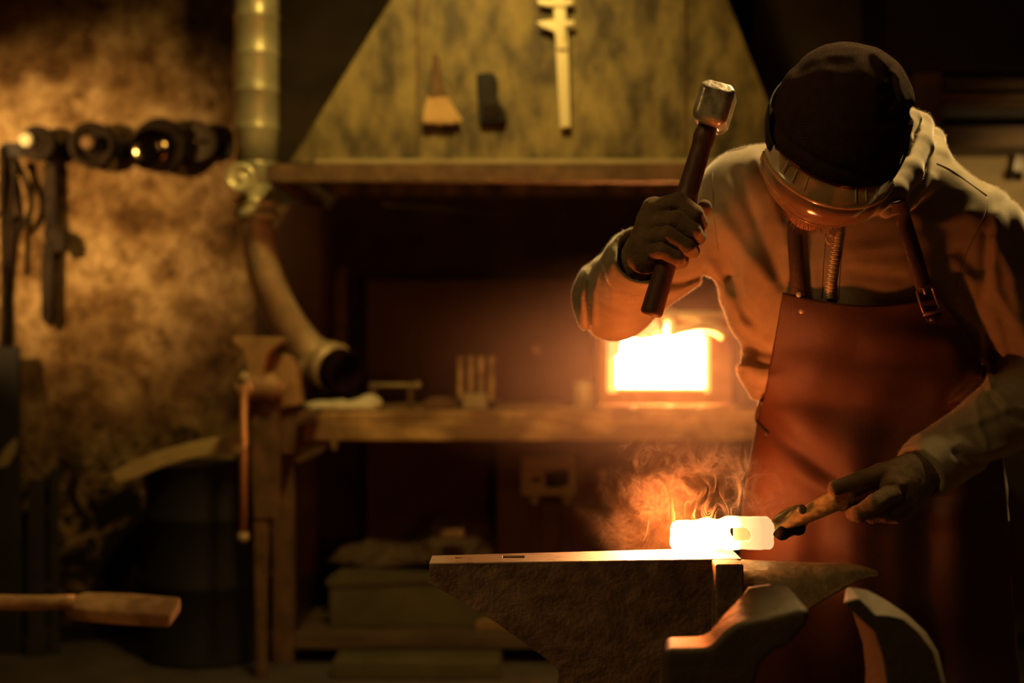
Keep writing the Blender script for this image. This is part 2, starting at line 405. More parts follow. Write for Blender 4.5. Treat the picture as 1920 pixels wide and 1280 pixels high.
# things hung on the hood
t = thing('hand_brush', 'short hand brush with pale spread bristles hanging on the smoke hood', 'brush', P(825, 200, 4.92))
MB().prism([(812, 100), (820, 100), (828, 150), (838, 182), (806, 184), (808, 150)], 4.905, 4.935).o('brush_handle', M['rust'], t, bevel=.006)
mb = MB()
for i in range(46):
    u = i/45; x0 = 803+u*34; x1 = 795+u*70+R.uniform(-2, 2); yb = 232+R.uniform(-4, 3)-(4 if u > .8 else 0)
    mb.tube([P(x0, 182, 4.915+R.uniform(-.008, .008)), P((x0+x1)/2+R.uniform(-2, 2), 208, 4.905), P(x1, yb, 4.90+R.uniform(-.012, .012))], .0045, 5)
mb.o('bristles', mat('pale_bristle', (.62, .40, .17), .8), t)
t = thing('tool_case', 'black boot shaped tool case hanging beside the brush on the hood', 'tool case', P(920, 190, 4.92))
MB().prism([(893, 137), (925, 135), (933, 150), (931, 176), (936, 190), (950, 212), (946, 230), (900, 230), (897, 200)], 4.90, 4.94).o('case_body', M['black'], t, bevel=.01)
MB().prism([(906, 196), (932, 194), (941, 212), (938, 222), (906, 222)], 4.892, 4.90).o('case_front', M['iron'], t, bevel=.004)
t = thing('vernier_caliper', 'large pale steel vernier caliper hanging jaws up on the smoke hood', 'caliper', P(1050, 100, 4.9))
MB().prism([(1034, -60), (1056, -60), (1066, 90), (1070, 238), (1050, 240), (1042, 90)], 4.905, 4.92).o('caliper_beam', M['cal'], t, bevel=.003)
MB().prism([(1006, -2), (1072, -2), (1078, 6), (1060, 12), (1030, 12), (1010, 8)], 4.895, 4.91).o('fixed_jaw', M['cal'], t, bevel=.003)
MB().prism([(1005, 40), (1030, 37), (1078, 38), (1076, 46), (1060, 50), (1058, 78), (1064, 92), (1045, 92), (1040, 60), (1012, 48)], 4.89, 4.905).o('sliding_jaw', M['cal'], t, bevel=.003)

# ---- spiral pipe and flexible duct ----
Yp = 5.2; px = P(481, 300, Yp).x; rp = .081
ztop = 3.39; zb = P(481, 305, Yp).z
sp = MB(); prof = []; z = zb; k = 0
while z < ztop:
    prof += [(z-zb, rp), (z-zb+.118, rp), (z-zb+.121, rp+.004), (z-zb+.128, rp+.004), (z-zb+.131, rp)]; z += .135
prof = [(min(h, ztop-zb), r) for h, r in prof]
duct = thing('extraction_duct', 'round galvanised extraction pipe running down from the ceiling into a bent flexible hose', 'duct', (px, Yp, zb))
sp.lathe((px, Yp, zb), (0, 0, 1), prof, 40).o('spiral_pipe', M['galv'], duct, smooth=True)
zr = P(481, 345, Yp).z
MB().lathe((px, Yp, zr), (0, 0, 1), [(0, .055), (.03, .06), (zb-zr-.01, .078), (zb-zr, .078)], 32).o('reducer', M['galv'], duct, smooth=True)
MB().lathe((px-.005, Yp, P(0, 412, Yp).z), (.03, 0, 1), [(0, .07), (.006, .087), (.03, .087), (.034, .075), (.05, .072), (.056, .084), (.075, .083), (.08, .058), (zr-P(0, 412, Yp).z+.01, .055)], 32).o('collar', M['galv'], duct, smooth=True)
hp = catmull([P(478, 400, 5.2), P(482, 440, 5.2), P(497, 510, 5.27), P(522, 575, 5.37), P(556, 630, 5.46), P(592, 672, 5.51)], 26)
rad = [.058+.0035*math.sin(i*2.1) + .012*(i/len(hp)) for i in range(len(hp))]
MB().tube(hp, rad, 28).o('flexible_hose', M['flex'], duct, smooth=True)
fd = (P(660, 700, 5.37)-P(592, 672, 5.51)).normalized()
MB().lathe(P(580, 668, 5.53), fd, [(0, .06), (.01, .082), (.05, .086), (.055, .078), (.09, .078), (.10, .088), (.15, .092)], 32).o('end_coupling', M['flex'], duct, smooth=True)
MB().lathe(P(625, 690, 5.43), fd, [(0, .075), (.02, .086), (.08, .088), (.09, .084), (.088, .074), (.03, .07)], 32).o('hose_mouth', mat('mouth_shade', (.012, .003, .002), .9, spec=.1), duct, smooth=True)  # near-black colour stands for the shade inside the open hose end
MB().lathe(P(453, 334, 5.06), (0, -1, 0), [(-.06, .02), (0, .03), (.001, .052), (.03, .052), (.03, .036), (.012, .034), (.012, .014), (.03, .012)], 32).o('damper_knob', M['galv'], duct, smooth=True)

# ---- bench under the hood ----
bench = thing('forge_bench', 'long heavy timber workbench with steel legs under the smoke hood', 'workbench', (.4, 5.6, 0))
zt = P(0, 770, 5.25).z; zl = P(0, 826, 5.25).z
xl = P(560, 0, 5.25).x; xr = 1.75
MB().box(xl, xr, 5.25, 6.04, zt-.035, zt).o('bench_top', M['beam'], bench, bevel=.004)
MB().box(xl+.01, xr, 5.235, 5.30, zl, zt-.036).o('front_beam', M['beam'], bench, bevel=.008)
xa = P(511, 0, 5.28).x; xb = P(550, 0, 5.28).x
for (q0, q1, y0, y1) in ((xa, xb, 5.28, 5.36), (xr-.1, xr-.02, 5.28, 5.36), (xa, xb, 5.9, 5.98), (xr-.1, xr-.02, 5.9, 5.98)):
    MB().box(q0, q1, y0, y1, 0, (zl if q0 > 0 else zt-.036)).o('leg', M['rust'], bench, bevel=.004)
s0 = P(0, 1216, 5.28).z; s1 = P(0, 1190, 5.28).z
MB().box(xb, xr-.1, 5.28, 5.34, s0, s1).o('lower_rail', M['wood'], bench, bevel=.003)
MB().box(xb+.002, xr-.11, 5.345, 6.0, s1-.03, s1-.005).o('lower_shelf', M['wood'], bench)
# corner gusset and bolt
MB().prism([(552, 826), (625, 826), (600, 850), (560, 868), (552, 868)], 5.26, 5.275).o('gusset', M['rust'], bench, bevel=.003)
MB().lathe(P(626, 835, 5.22), (0, 0, 1), [(-.02, .004), (-.015, .013), (.005, .013), (.02, .008)], 12).o('bolt', M['beam'], bench, smooth=True)
BT = zt
# pale rag on the bench
def rag(G):
    d = ell(G, P(636, 762, 5.29), (.115, .05, .024)); d = smin(d, ell(G, P(692, 757, 5.32), (.046, .05, .034)), .03)
    d = smin(d, ell(G, P(600, 763, 5.31), (.05, .04, .013)), .03)
    d = d+.006*snoise(G, 60, 3)
    return np.maximum(d, (BT+.0005)-G[2])
t = field('pale_rag', rag, (P(570, 0, 5.3).x, 5.2, BT-.01), (P(725, 0, 5.3).x, 5.42, BT+.07), .004, M['white_cloth'])
tag(t, 'crumpled pale cream rag lying on the left end of the workbench', 'rag')
# flat bars with ball end on bench (lever)
t = thing('lever_bar', 'thin steel lever bar with a small ball end lying behind the pale rag', 'lever bar', P(740, 722, 5.5))
MB().tube([P(693, 722, 5.5), P(786, 722, 5.5)], .0085, 12).o('bar', M['paint'], t, smooth=True)
MB().lathe(P(782, 722, 5.5), (1, 0, 0), [(-.015, .003), (-.008, .014), (.004, .016), (.014, .009), (.017, .002)], 16).o('ball_end', M['paint'], t, smooth=True)
for x in (700, 770): 
    q = P(x, 724, 5.5); MB().box(q.x-.012, q.x+.012, 5.49, 5.51, BT+.0005, q.z-.006).o('rest', M['rust'], t, bevel=.002)
t = thing('swage_block', 'dark iron swage block with a rounded top on the bench below the hose mouth', 'swage block', P(640, 760, 5.4))
MB().prism([(600, 768), (604, 740), (640, 735), (680, 742), (690, 768)], 5.43, 5.53).o('block', M['iron'], t, bevel=.01)
# rack of four punches
t = thing('punch_rack', 'upright rack of four flat bars with a bright foot on the bench', 'rack', P(893, 760, 5.45))
for x0, x1 in ((858, 868), (878, 888), (897, 907), (917, 927)):
    q = P((x0+x1)/2, 668, 5.45); ww = (x1-x0)/2/F*5.45
    MB().box(q.x-ww, q.x+ww, 5.44, 5.458, BT+.03, q.z).o('upright_bar', M['beam'], t, bevel=.003)
q = P(857, 0, 5.45); q2 = P(930, 0, 5.45)
MB().box(q.x, q2.x, 5.43, 5.47, BT+.001, BT+.029).o('rack_base', M['iron'], t, bevel=.003)
q = P(868, 757, 5.38); q2 = P(913, 738, 5.38)
MB().box(q.x, q2.x, 5.36, 5.40, BT+.001, q2.z).o('bright_foot', M['paint'], t, bevel=.006)
# clutter: rivets tray
t = tag(MB().prism([(795, 768), (792, 752), (812, 744), (842, 746), (856, 756), (850, 768)], 5.33, 5.40).o('scrap_block', M['rust'], bevel=.006), 'small rusty lump of scrap beside the four bar rack', 'scrap')
t = tag(MB().prism([(960, 768), (958, 760), (1040, 757), (1062, 768)], 5.4, 5.46).o('flat_scrap', M['beam'], bevel=.004), 'flat offcut bar lying on the bench between rack and can', 'offcut')
t = thing('small_can', 'small round can standing on the bench left of the glowing furnace', 'can', P(1099, 768, 5.42))
q = P(1095, 715, 5.42)
MB().lathe((q.x, 5.42, BT+.0005), (0, 0, 1), [(0, .038), (.003, .040), (q.z-BT-.003, .040), (q.z-BT, .038)], 28).o('can_body', M['galv'], t, smooth=True)
MB().lathe((q.x, 5.42, q.z), (0, 0, 1), [(-.004, .041), (.003, .042), (.006, .039)], 28).o('can_rim', M['steel'], t, smooth=True)
tag(MB().prism([(1384, 768), (1385, 690), (1391, 672), (1402, 672), (1408, 690), (1409, 768)], 5.40, 5.45).o('oil_bottle', M['olive'], bevel=.01), 'tall dull bottle standing between the furnace and the smith', 'bottle')

# ---- gas furnace with white hot mouth ----
Yf = 5.3
fur = thing('gas_furnace', 'small forge furnace with a white hot rectangular mouth on the bench', 'furnace', P(1240, 760, Yf))
X = lambda p: P(p, 0, Yf).x
Z = lambda p: P(0, p, Yf).z
brick = mat('furnace_brick', (.32, .15, .06), .85, 0, (.45, .24, .10), 14, .4, 40)
x0, x1, zb_, zt_ = X(1125), X(1372), BT+.001, Z(600)
ox0, ox1, oz0, oz1 = X(1157), X(1319), Z(725), Z(633)
mb = MB().box(x0, ox0, Yf, 5.75, zb_, zt_).box(ox1, x1, Yf, 5.75, zb_, zt_).box(ox0, ox1, Yf, 5.75, zb_, oz0).box(ox0, ox1, Yf, 5.75, oz1, zt_)
mb.box(x0, x1, 5.751, 5.78, zb_, zt_).o('furnace_body', brick, fur, bevel=.006)
hot = mat('white_hot_chamber', (.9, .5, .2), .9, emit=(1, .42, .14), estr=600)
mb = MB().box(ox0+.002, ox1-.002, 5.70, 5.72, oz0+.002, oz1-.002)
mb.box(ox0+.001, ox0+.006, Yf+.03, 5.70, oz0+.001, oz1-.001).box(ox1-.006, ox1-.001, Yf+.03, 5.70, oz0+.001, oz1-.001)
mb.box(ox0+.007, ox1-.007, Yf+.03, 5.70, oz0+.001, oz0+.006).box(ox0+.007, ox1-.007, Yf+.03, 5.70, oz1-.006, oz1-.001)
mb.o('hot_chamber', hot, fur)
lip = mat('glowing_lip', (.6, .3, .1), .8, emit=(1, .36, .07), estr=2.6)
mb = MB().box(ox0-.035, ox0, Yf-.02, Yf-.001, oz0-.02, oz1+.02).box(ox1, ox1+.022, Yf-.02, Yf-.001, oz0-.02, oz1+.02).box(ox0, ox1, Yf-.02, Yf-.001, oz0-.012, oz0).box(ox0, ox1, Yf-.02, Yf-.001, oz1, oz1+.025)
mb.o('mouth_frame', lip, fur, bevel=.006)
mb = MB().tube([P(1232, 592, Yf-.04), P(1362, 592, Yf-.04)], .017, 16)
mb.o('gas_pipe', M['cal'], fur, smooth=True)
mb = MB().tube(catmull([P(1262, 622, Yf-.05), P(1310, 612, Yf-.06), P(1340, 615, Yf-.05), P(1358, 628, Yf-.04)], 6), [.022]*19, 16)
mb.o('burner_tube', M['cal'], fur, smooth=True)
mb = MB().lathe(P(1258, 632, Yf-.05), (0, 0, 1), [(0, .022), (.06, .022), (.065, .03), (.08, .03), (.085, .018), (.10, .018)], 20)
mb.o('gas_valve', M['brass'], fur, smooth=True)
def flame(G):
    d = ell(G, P(1200, 618, Yf-.035), (.070, .014, .038)); d = smin(d, ell(G, P(1216, 606, Yf-.04), (.030, .012, .045)), .02)
    d = smin(d, ell(G, P(1152, 650, Yf-.035), (.025, .012, .06)), .03); return d+.012*snoise(G, 60, 2)
p = P(1200, 620, Yf)
flm = mat('furnace_flame', (.2, .1, .05), .9, emit=(1, .40, .11), estr=1.7)
field('flame', flame, (p.x-.2, Yf-.08, p.z-.2), (p.x+.2, Yf-.021, p.z+.14), .006, flm, fur, smooth=2)
MB().box(X(1118), X(1378), Yf-.05, Yf-.001, BT+.001, BT+.022).o('hearth_ledge', M['beam'], fur, bevel=.004)
for xx in (1188, 1256, 1312):
    q = P(xx, 766, Yf-.06); MB().lathe((q.x, Yf-.052, BT+.010), (0, -1, 0), [(0, .008), (.006, .007), (.009, .003)], 12).o('rivet', M['paint'], fur, smooth=True)

# ---- recess things ----
p = P(625, 740, 5.98); q = P(650, 500, 5.98)
tag(MB().box(p.x, q.x, 5.97, 6.03, BT+.001, q.z).o('recess_post', M['rust'], bevel=.003), 'upright rusty post at the back of the forge recess', 'post')
p = P(500, 0, 6.0); q = P(622, 396, 6.0)
tag(MB().box(p.x, q.x, 5.7, 6.04, BT+.001, q.z).o('side_cabinet', M['panel'], bevel=.01), 'tall dull rust coloured cabinet behind the flexible hose', 'cabinet')
q = P(1007, 655, 6.04); tag(MB().lathe((q.x, 6.049, q.z), (0, -1, 0), [(0, .02), (.012, .02), (.016, .008)], 16).o('wall_bolt', M['beam'], smooth=True), 'single bolt head on the recess panel left of the furnace', 'bolt')

# ---- below the bench ----
bin_ = thing('storage_bin', 'olive green storage bin standing on the low shelf under the bench', 'bin', P(760, 1190, 5.5))
A = [P(617, 1189, 5.45), P(915, 1189, 5.45), P(918, 1085, 5.45), P(617, 1095, 5.45)]
zsh = s1-.005
for v in A[:2]: v.z = zsh+.001
B = [Vector((v.x+.03, 5.85, v.z+(.03 if i > 1 else 0))) for i, v in enumerate(A)]
MB().ruled(A, B).o('bin_body', M['green'], bin_, bevel=.006)
MB().prism([(612, 1100), (612, 1086), (640, 1066), (690, 1066), (922, 1078), (922, 1088)], 5.44, 5.448).o('bin_lip', M['green'], bin_, bevel=.003)
t = thing('coal_heap', 'dark heap of coal and offcuts piled on top of the green bin', 'coal', P(720, 1070, 5.6))
def coal(G):
    d = ell(G, P(720, 1075, 5.62), (.22, .15, .14)); d = smin(d, ell(G, P(850, 1060, 5.66), (.16, .13, .18)), .04)
    d = d+.03*snoise(G, 30, 5)+.012*snoise(G, 90, 8); return np.maximum(d, P(0, 1083, 5.45).z+.035-G[2])
field('lumps', coal, (-.95, 5.42, .25), (.1, 5.85, .75), .012, M['wood'], t)
tag(MB().prism([(828, 1008), (828, 998), (866, 996), (870, 1006)], 5.42, 5.5).o('bright_offcut', M['beam'], bevel=.004), 'small bright offcut lying on the coal heap', 'offcut')
tag(MB().prism([(890, 1184), (892, 1170), (915, 1161), (958, 1170), (962, 1184)], 5.36, 5.43).o('brick_piece', M['beam'], bevel=.006), 'pale brick piece on the shelf in front of the green bin', 'brick')
tag(MB().prism([(966, 1184), (968, 1174), (1000, 1178), (1010, 1184)], 5.36, 5.43).o('brick_piece', M['beam'], bevel=.004), 'smaller pale brick piece right beside the larger one on the shelf', 'brick')
box_ = thing('socket_box', 'old cream electric socket box fixed to the board under the bench', 'socket box', P(1028, 890, 5.6))
p = P(976, 930, 5.6); q = P(1080, 856, 5.6)
MB().box(p.x, q.x, 5.6, 5.69, p.z, q.z).o('box_body', M['paint'], box_, bevel=.012)
MB().prism([(1022, 914), (1022, 884), (1066, 880), (1068, 908), (1050, 914)], 5.59, 5.60).o('socket_plate', M['iron'], box_, bevel=.004)
MB().prism([(996, 904), (998, 896), (1014, 895), (1014, 903)], 5.59, 5.60).o('switch', M['iron'], box_, bevel=.003)
for x in (1002, 1062):
    MB().prism([(x-8, 945), (x-7, 930), (x+9, 930), (x+6, 945)], 5.62, 5.66).o('cable_gland', M['paint'], box_, bevel=.004)
MB().tube(catmull([P(1002, 944, 5.64), P(1004, 1000, 5.64), P(1000, 1100, 5.64), P(1002, 1155, 5.64)], 5), .009, 10).o('conduit', M['rust'], box_, smooth=True)
MB().tube(catmull([P(1062, 944, 5.64), P(1060, 1000, 5.64), P(1066, 1100, 5.64), P(1060, 1155, 5.64)], 5), .009, 10).o('conduit', M['rust'], box_, smooth=True)
p = P(932, 0, 5.7); q = P(1130, 910, 5.7)
tag(MB().box(p.x, q.x, 5.691, 5.72, s1, P(0, 826, 5.7).z).o('mounting_board', M['panel'], bevel=.004), 'upright brown board under the bench carrying the socket box', 'board')
p = P(628, 1280, 5.12); q = P(940, 1240, 5.12)
tag(MB().box(p.x, q.x, 5.05, 5.24, .002, P(0, 1240, 5.05).z+.0).o('floor_plank', M['green'], bevel=.004), 'low flat crate on the floor below the bench rail', 'crate')

# ---- oil drum with bent lid ----
dr = thing('oil_drum', 'dark steel drum standing left of the bench under a bent lid', 'drum', P(385, 1260, 5.42))
dx = P(385, 0, 5.42).x
ztd = P(0, 868, 5.42).z
MB().lathe((dx, 5.42, .002), (0, 0, 1), [(0, .222), (.01, .228), (.02, .222), (.28, .222), (.29, .23), (.30, .222), (.53, .222), (.54, .23), (.55, .222), (ztd-.03, .222), (ztd-.02, .229), (ztd-.002, .224)], 48).o('drum_body', mat('drum_black', (.004, .003, .002), .8), dr, smooth=True)
up = [(205, 886), (250, 864), (300, 845), (350, 831), (400, 821), (450, 816)]
dn = [(450, 850), (400, 853), (350, 862), (300, 877), (255, 897), (218, 908)]
lid = MB().prism(up+dn, 5.14, 5.18).o('bent_lid', M['olive'], None, bevel=.008)
lid.data.materials[0] = mat('dull_brass_sheet', (.40, .30, .13), .6, .1, (.55, .42, .18), 8, .2, 20)
tag(lid, 'curved olive sheet metal cover resting on the drum by the wall', 'metal cover')

# ---- bench vise at the left end ----
bv = thing('bench_vise', 'old blacksmith leg vise with a long hanging handle at the bench corner', 'vise', P(500, 760, 5.05))
MB().prism([(434, 634), (440, 630), (530, 632), (534, 640), (512, 652), (498, 668), (492, 690), (490, 720), (460, 720), (460, 680), (452, 656), (436, 644)], 5.0, 5.09).o('front_jaw', M['jaw'], bv, bevel=.008)
MB().prism([(490, 700), (498, 668), (520, 660), (545, 668), (556, 690), (566, 760), (520, 768), (486, 752)], 5.10, 5.20).o('rear_jaw', M['jaw'], bv, bevel=.012)
MB().lathe(P(444, 725, 5.03), (1, 0, .02), [(0, .03), (.02, .046), (.06, .05), (.10, .044), (.13, .052), (.15, .035), (.17, .03)], 28).o('screw_box', M['jaw'], bv, smooth=True)
MB().lathe(P(457, 726, 4.96), (0, -1, 0), [(-.05, .02), (0, .036), (.02, .036), (.035, .02)], 24).o('screw_head', M['jaw'], bv, smooth=True)
MB().tube([P(457, 712, 4.93), P(456, 1004, 4.93)], .0125, 16).o('vise_handle', mat('handle_bar_steel', (.50, .24, .10), .45, .5), bv, smooth=True)
for yy, r in ((708, .022), (1006, .020)):
    MB().lathe(P(457 if yy < 900 else 456, yy, 4.93)-Vector((0, 0, r)), (0, 0, 1), [(0, r*.2), (r*.3, r*.75), (r, r), (r*1.7, r*.75), (r*2, r*.2)], 20).o('ball_end', M['paint'], bv, smooth=True)
MB().prism([(470, 745), (522, 745), (522, 972), (476, 974), (470, 900)], 5.06, 5.12).o('vise_leg', M['rust'], bv, bevel=.006)
MB().prism([(474, 974), (502, 974), (500, 1100), (498, 1279), (480, 1279)], 5.07, 5.11).o('leg_foot', M['rust'], bv, bevel=.006)
MB().prism([(520, 770), (600, 768), (598, 776), (556, 800), (548, 850), (526, 852)], 5.14, 5.22).o('mounting_bracket', M['rust'], bv, bevel=.006)

# ---- wall rail with discs ----
Yw = 5.70
p = P(-10, 262, Yw); q = P(436, 288, Yw)
tag(MB().box(p.x, q.x, 5.775, 5.799, q.z, p.z).o('tool_rail', M['black'], bevel=.003), 'dark flat rail on the plaster wall behind the hanging discs', 'rail')
def disc(name, label, px_, py_, r, hub, m, prof, Yd=5.725):
    t = thing(name, label, 'disc', P(px_, py_, 5.6), None)
    rr = r/F*5.6; c = P(px_, py_, Yd)
    MB().lathe(c, (0, -1, 0), [(h, k*rr) for h, k in prof], 44).o('disc_body', m, t, smooth=True)
    if name != 'cup_wheel': MB().lathe(c, (0, 1, 0), [(0, .014), (5.774-Yd, .014)], 12).o('peg', M['black'], t, smooth=True)
    if hub: MB().lathe(c+Vector((hub[2], -.032, hub[3])), (0, -1, 0), [(0, hub[0]), (.02, hub[0]), (.026, hub[0]*.6), (.027, .002)], 24).o('hub', hub[1], t, smooth=True)
    return t
disc('pulley_disc', 'small dark disc with a white round centre, leftmost on the rail', 74, 270, 34, (.027, M['white_cloth'], -.036, .01), M['iron'], [(0, .3), (.0, 1), (.03, 1), (.034, .9), (.02, .4), (.03, .3)])
disc('grooved_pulley', 'grooved wheel with a small hub, second on the rail from left', 175, 273, 44, (.030, M['rust'], -.008, .006), M['iron'], [(-.02, .5), (-.02, 1), (.0, .94), (.012, 1), (.03, 1), (.032, .78), (-.01, .70), (-.01, .45), (.02, .3)])
disc('grinding_wheel', 'largest dark disc with a bright shiny middle on the rail', 302, 274, 52, None, M['iron'], [(0, .4), (0, 1), (.03, 1), (.034, .9), (.034, .3)])
gl = mat('polished_dark_steel', (.16, .11, .06), .12, 1)
disc('cup_wheel', 'smaller polished wheel hung in front of the largest disc', 287, 283, 41, (.022, gl, 0, -.0), gl, [(.04, .4), (.04, 1), (.055, .98), (.066, .85), (.072, .5), (.073, .3)])
disc('flat_disc', 'plain flat brown disc with a tiny hub, rightmost on the rail', 374, 267, 36, (.008, M['beam'], 0, 0), mat('brown_disc', (.07, .045, .02), .7), [(0, .4), (0, 1), (.02, 1), (.022, .96), (.022, .2)], 5.757)
# hanging wrench / tongs on wall
t = thing('hanging_tongs', 'long dark forging tongs hanging on the wall below the leftmost disc', 'tongs', P(92, 310, 5.68))
MB().prism([(80, 306), (105, 306), (106, 400), (110, 428), (84, 430), (81, 400)], 5.745, 5.775).o('rein', M['iron'], t, bevel=.008)
MB().prism([(80, 425), (108, 425), (122, 438), (128, 456), (120, 472), (104, 474), (96, 460), (80, 448)], 5.715, 5.744).o('joint', M['iron'], t, bevel=.01)
MB().prism([(82, 452), (106, 456), (102, 480), (101, 598), (90, 612), (76, 598), (75, 480)], 5.745, 5.78).o('jaw', M['iron'], t, bevel=.01)
MB().lathe(P(92, 306, 5.762), (0, 0, 1), [(-.01, .006), (.006, .006)], 10).o('hook', M['black'], t, smooth=True)
def rod(name, label, pts, r, m=None, cat='tongs', Y=5.77):
    t = thing(name, label, cat, P(*pts[0], Y)); pp = catmull([P(x, y, Y) for x, y in pts], 6)
    MB().tube(pp, r, 12).o('rod', m or M['iron'], t, smooth=True); return t
t = rod('curved_hook', 'dark curved hook hanging beside the tongs at the left edge', [(30, 300), (44, 330), (57, 370), (55, 400), (38, 428)], .012, cat='hook', Y=5.745)
t = rod('fire_poker', 'straight dark poker hanging at the left picture edge', [(4, 275), (6, 400), (8, 520), (6, 660), (4, 640)], .014, cat='poker', Y=5.765)
MB().tube([P(-4, 400, 5.75), P(20, 410, 5.75)], .012, 10).o('crossbar', M['iron'], t, smooth=True)
t = rod('thin_poker', 'thinner poker with a bent tip hanging next to the straight one', [(20, 285), (26, 330), (34, 400), (24, 470), (18, 560), (20, 640)], .009, cat='poker', Y=5.785)
t = rod('scroll_fork', 'thin fork tool hanging between the poker and the curved hook', [(30, 300), (26, 350), (20, 420), (16, 500)], .010, cat='fork', Y=5.715)
for i, (xx, y0, y1, ww, lab) in enumerate(((14, 650, 1100, 26, 'wide dark iron bar leaning on the wall at the left edge'), (66, 900, 1278, 18, 'short dark bar leaning low beside the wide one'), (100, 880, 1278, 10, 'thin dark bar leaning on the wall below the hanging tongs'))):
    yo = -.08 if i == 1 else -.03; A_ = [P(xx-ww, y1, 5.5+yo), P(xx+ww, y1, 5.5+yo), P(xx+ww*.8, y0, 5.72+yo), P(xx-ww*.8, y0, 5.72+yo)]
    for v in A_[:2]: v.z = .001
    tag(MB().ruled(A_, [v+Vector((0, .03, 0)) for v in A_]).o('leaning_bar', M['black'], bevel=.006), lab, 'bar')
t = tag(MB().prism([(-4, 862), (10, 838), (30, 820), (28, 845), (14, 872), (-4, 878)], 5.45, 5.47).o('trowel_blade', M['paint'], bevel=.003), 'small pale leaf shaped blade on the bar at the left edge', 'blade')

# ---- dark shelving at the right ----
sh = thing('wall_cabinet', 'dark wooden cabinet high on the wall behind the smith', 'cabinet', P(1800, 130, 5.5))
p = P(1662, 132, 5.5); q = P(2060, -60, 5.5); MB().box(p.x, q.x, 5.5, 5.9, p.z, q.z).o('upper_box', M['darkpanel'], sh, bevel=.01)
p = P(1716, 274, 5.5); q = P(1770, 133, 5.5); MB().box(p.x, q.x, 5.52, 5.9, p.z, q.z).o('side_panel', M['wood'], sh, bevel=.006)
p = P(1771, 166, 5.5); q = P(2060, 140, 5.5); MB().box(p.x, q.x, 5.56, 5.9, p.z, q.z).o('shelf', M['wood'], sh, bevel=.006)
p = P(1771, 186, 5.5); q = P(2060, 174, 5.5); MB().box(p.x, q.x, 5.51, 5.9, p.z, q.z).o('rail', M['rust'], sh, bevel=.004)
p = P(1771, 232, 5.5); q = P(2060, 190, 5.5); MB().box(p.x, q.x, 5.70, 5.9, p.z, q.z).o('back_panel', M['darkpanel'], sh)
p = P(1771, 272, 5.5); q = P(2060, 233, 5.5); MB().box(p.x, q.x, 5.54, 5.9, p.z, q.z).o('bottom_board', M['wood'], sh, bevel=.006)
p = P(1600, 2000, 5.6); q = P(2100, 262, 5.9)
struct('wall_patch', p.x, 4.1, 5.905, 6.199, 0, q.z, M['olive'])
wr = mat('lit_board', (.26, .19, .085), .8, 0, (.38, .28, .13), 8, .3, 30)
p = P(1776, 420, 5.86); q = P(2060, 284, 5.86)
tag(MB().box(p.x, q.x, 5.86, 5.904, p.z, q.z).o('tool_board', wr, bevel=.004), 'pale tool board on the wall above the smith left shoulder', 'board')
t = thing('hanging_scissors', 'pair of small shears hanging on the pale tool board', 'shears', P(1908, 290, 5.8))
MB().prism([(1898, 340), (1904, 285), (1914, 285), (1920, 340), (1910, 320)], 5.82, 5.835).o('blade', M['steel'], t, bevel=.002)
MB().lathe(P(1908, 330, 5.81), (0, -1, 0), [(0, .02), (.012, .02), (.012, .008)], 20).o('grip', M['iron'], t, smooth=True)
MB().prism([(1880, 288), (1902, 286), (1902, 292), (1880, 294)], 5.84, 5.855).o('hook', M['paint'], t)

# ---- bar end at lower left, nearer the camera ----
Yb = 3.7
sl = thing('steel_stake', 'blurred flat ended steel stake reaching in from the left edge', 'stake', P(130, 1130, Yb))
A_ = [P(118, 1122, Yb), P(160, 1107, Yb), P(250, 1110, Yb), P(340, 1118, Yb-.02), P(318, 1152, Yb-.06), P(240, 1148, Yb-.05), P(140, 1140, Yb-.03)]
B_ = [v+Vector((0, .0, -.036)) for v in A_]
MB().ruled(A_, B_).o('stake_head', M['beam'], sl, bevel=.006, seg=3)
MB().tube(catmull([P(-330, 1128, Yb), P(-60, 1128, Yb), P(60, 1130, Yb), P(140, 1129, Yb)], 5), [.020]*16, 16).o('stake_shank', M['beam'], sl, smooth=True)
st = thing('stake_stand', 'low wooden stand carrying the flat ended steel stake', 'stand', P(-250, 1280, Yb))
q = P(-330, 1145, Yb); q2 = P(-120, 1145, Yb)
MB().box(q.x, q2.x, Yb-.15, Yb+.15, q.z-.06, q.z-.003).o('stand_top', M['wood'], st, bevel=.005)
for xx in (q.x+.02, q2.x-.06):
    for yy in (Yb-.14, Yb+.10):
        MB().box(xx, xx+.04, yy, yy+.04, 0, q.z-.061).o('leg', M['wood'], st)

# ---- warm tinted haze volume added to make a glow before the furnace ----
def haze_mat(c, r, dens, col=(1, .8, .6)):
    m = bpy.data.materials.new('glow_haze'); m.use_nodes = True; nt = m.node_tree; N = nt.nodes; L = nt.links
    N.remove(N['Principled BSDF']); sc = N.new('ShaderNodeVolumeScatter'); sc.inputs['Color'].default_value = (*col, 1)
    L.new(sc.outputs[0], N['Material Output'].inputs['Volume'])
    tc = N.new('ShaderNodeTexCoord'); mp = N.new('ShaderNodeMapping'); ln = N.new('ShaderNodeVectorMath'); ln.operation = 'LENGTH'
    mp.inputs['Location'].default_value = tuple(-c[i]/r[i] for i in range(3)); mp.inputs['Scale'].default_value = tuple(1/q for q in r)
    L.new(tc.outputs['Object'], mp.inputs['Vector']); L.new(mp.outputs[0], ln.inputs[0])
    mr = N.new('ShaderNodeMapRange'); mr.interpolation_type = 'SMOOTHSTEP'; mr.inputs['From Min'].default_value = 1; mr.inputs['From Max'].default_value = .1
    mr.inputs['To Min'].default_value = 0; mr.inputs['To Max'].default_value = dens
    L.new(ln.outputs['Value'], mr.inputs['Value']); L.new(mr.outputs[0], sc.inputs['Density']); return m
hzc = tuple(P(1240, 700, 4.72)); hzr = (1.0, .35, .45)
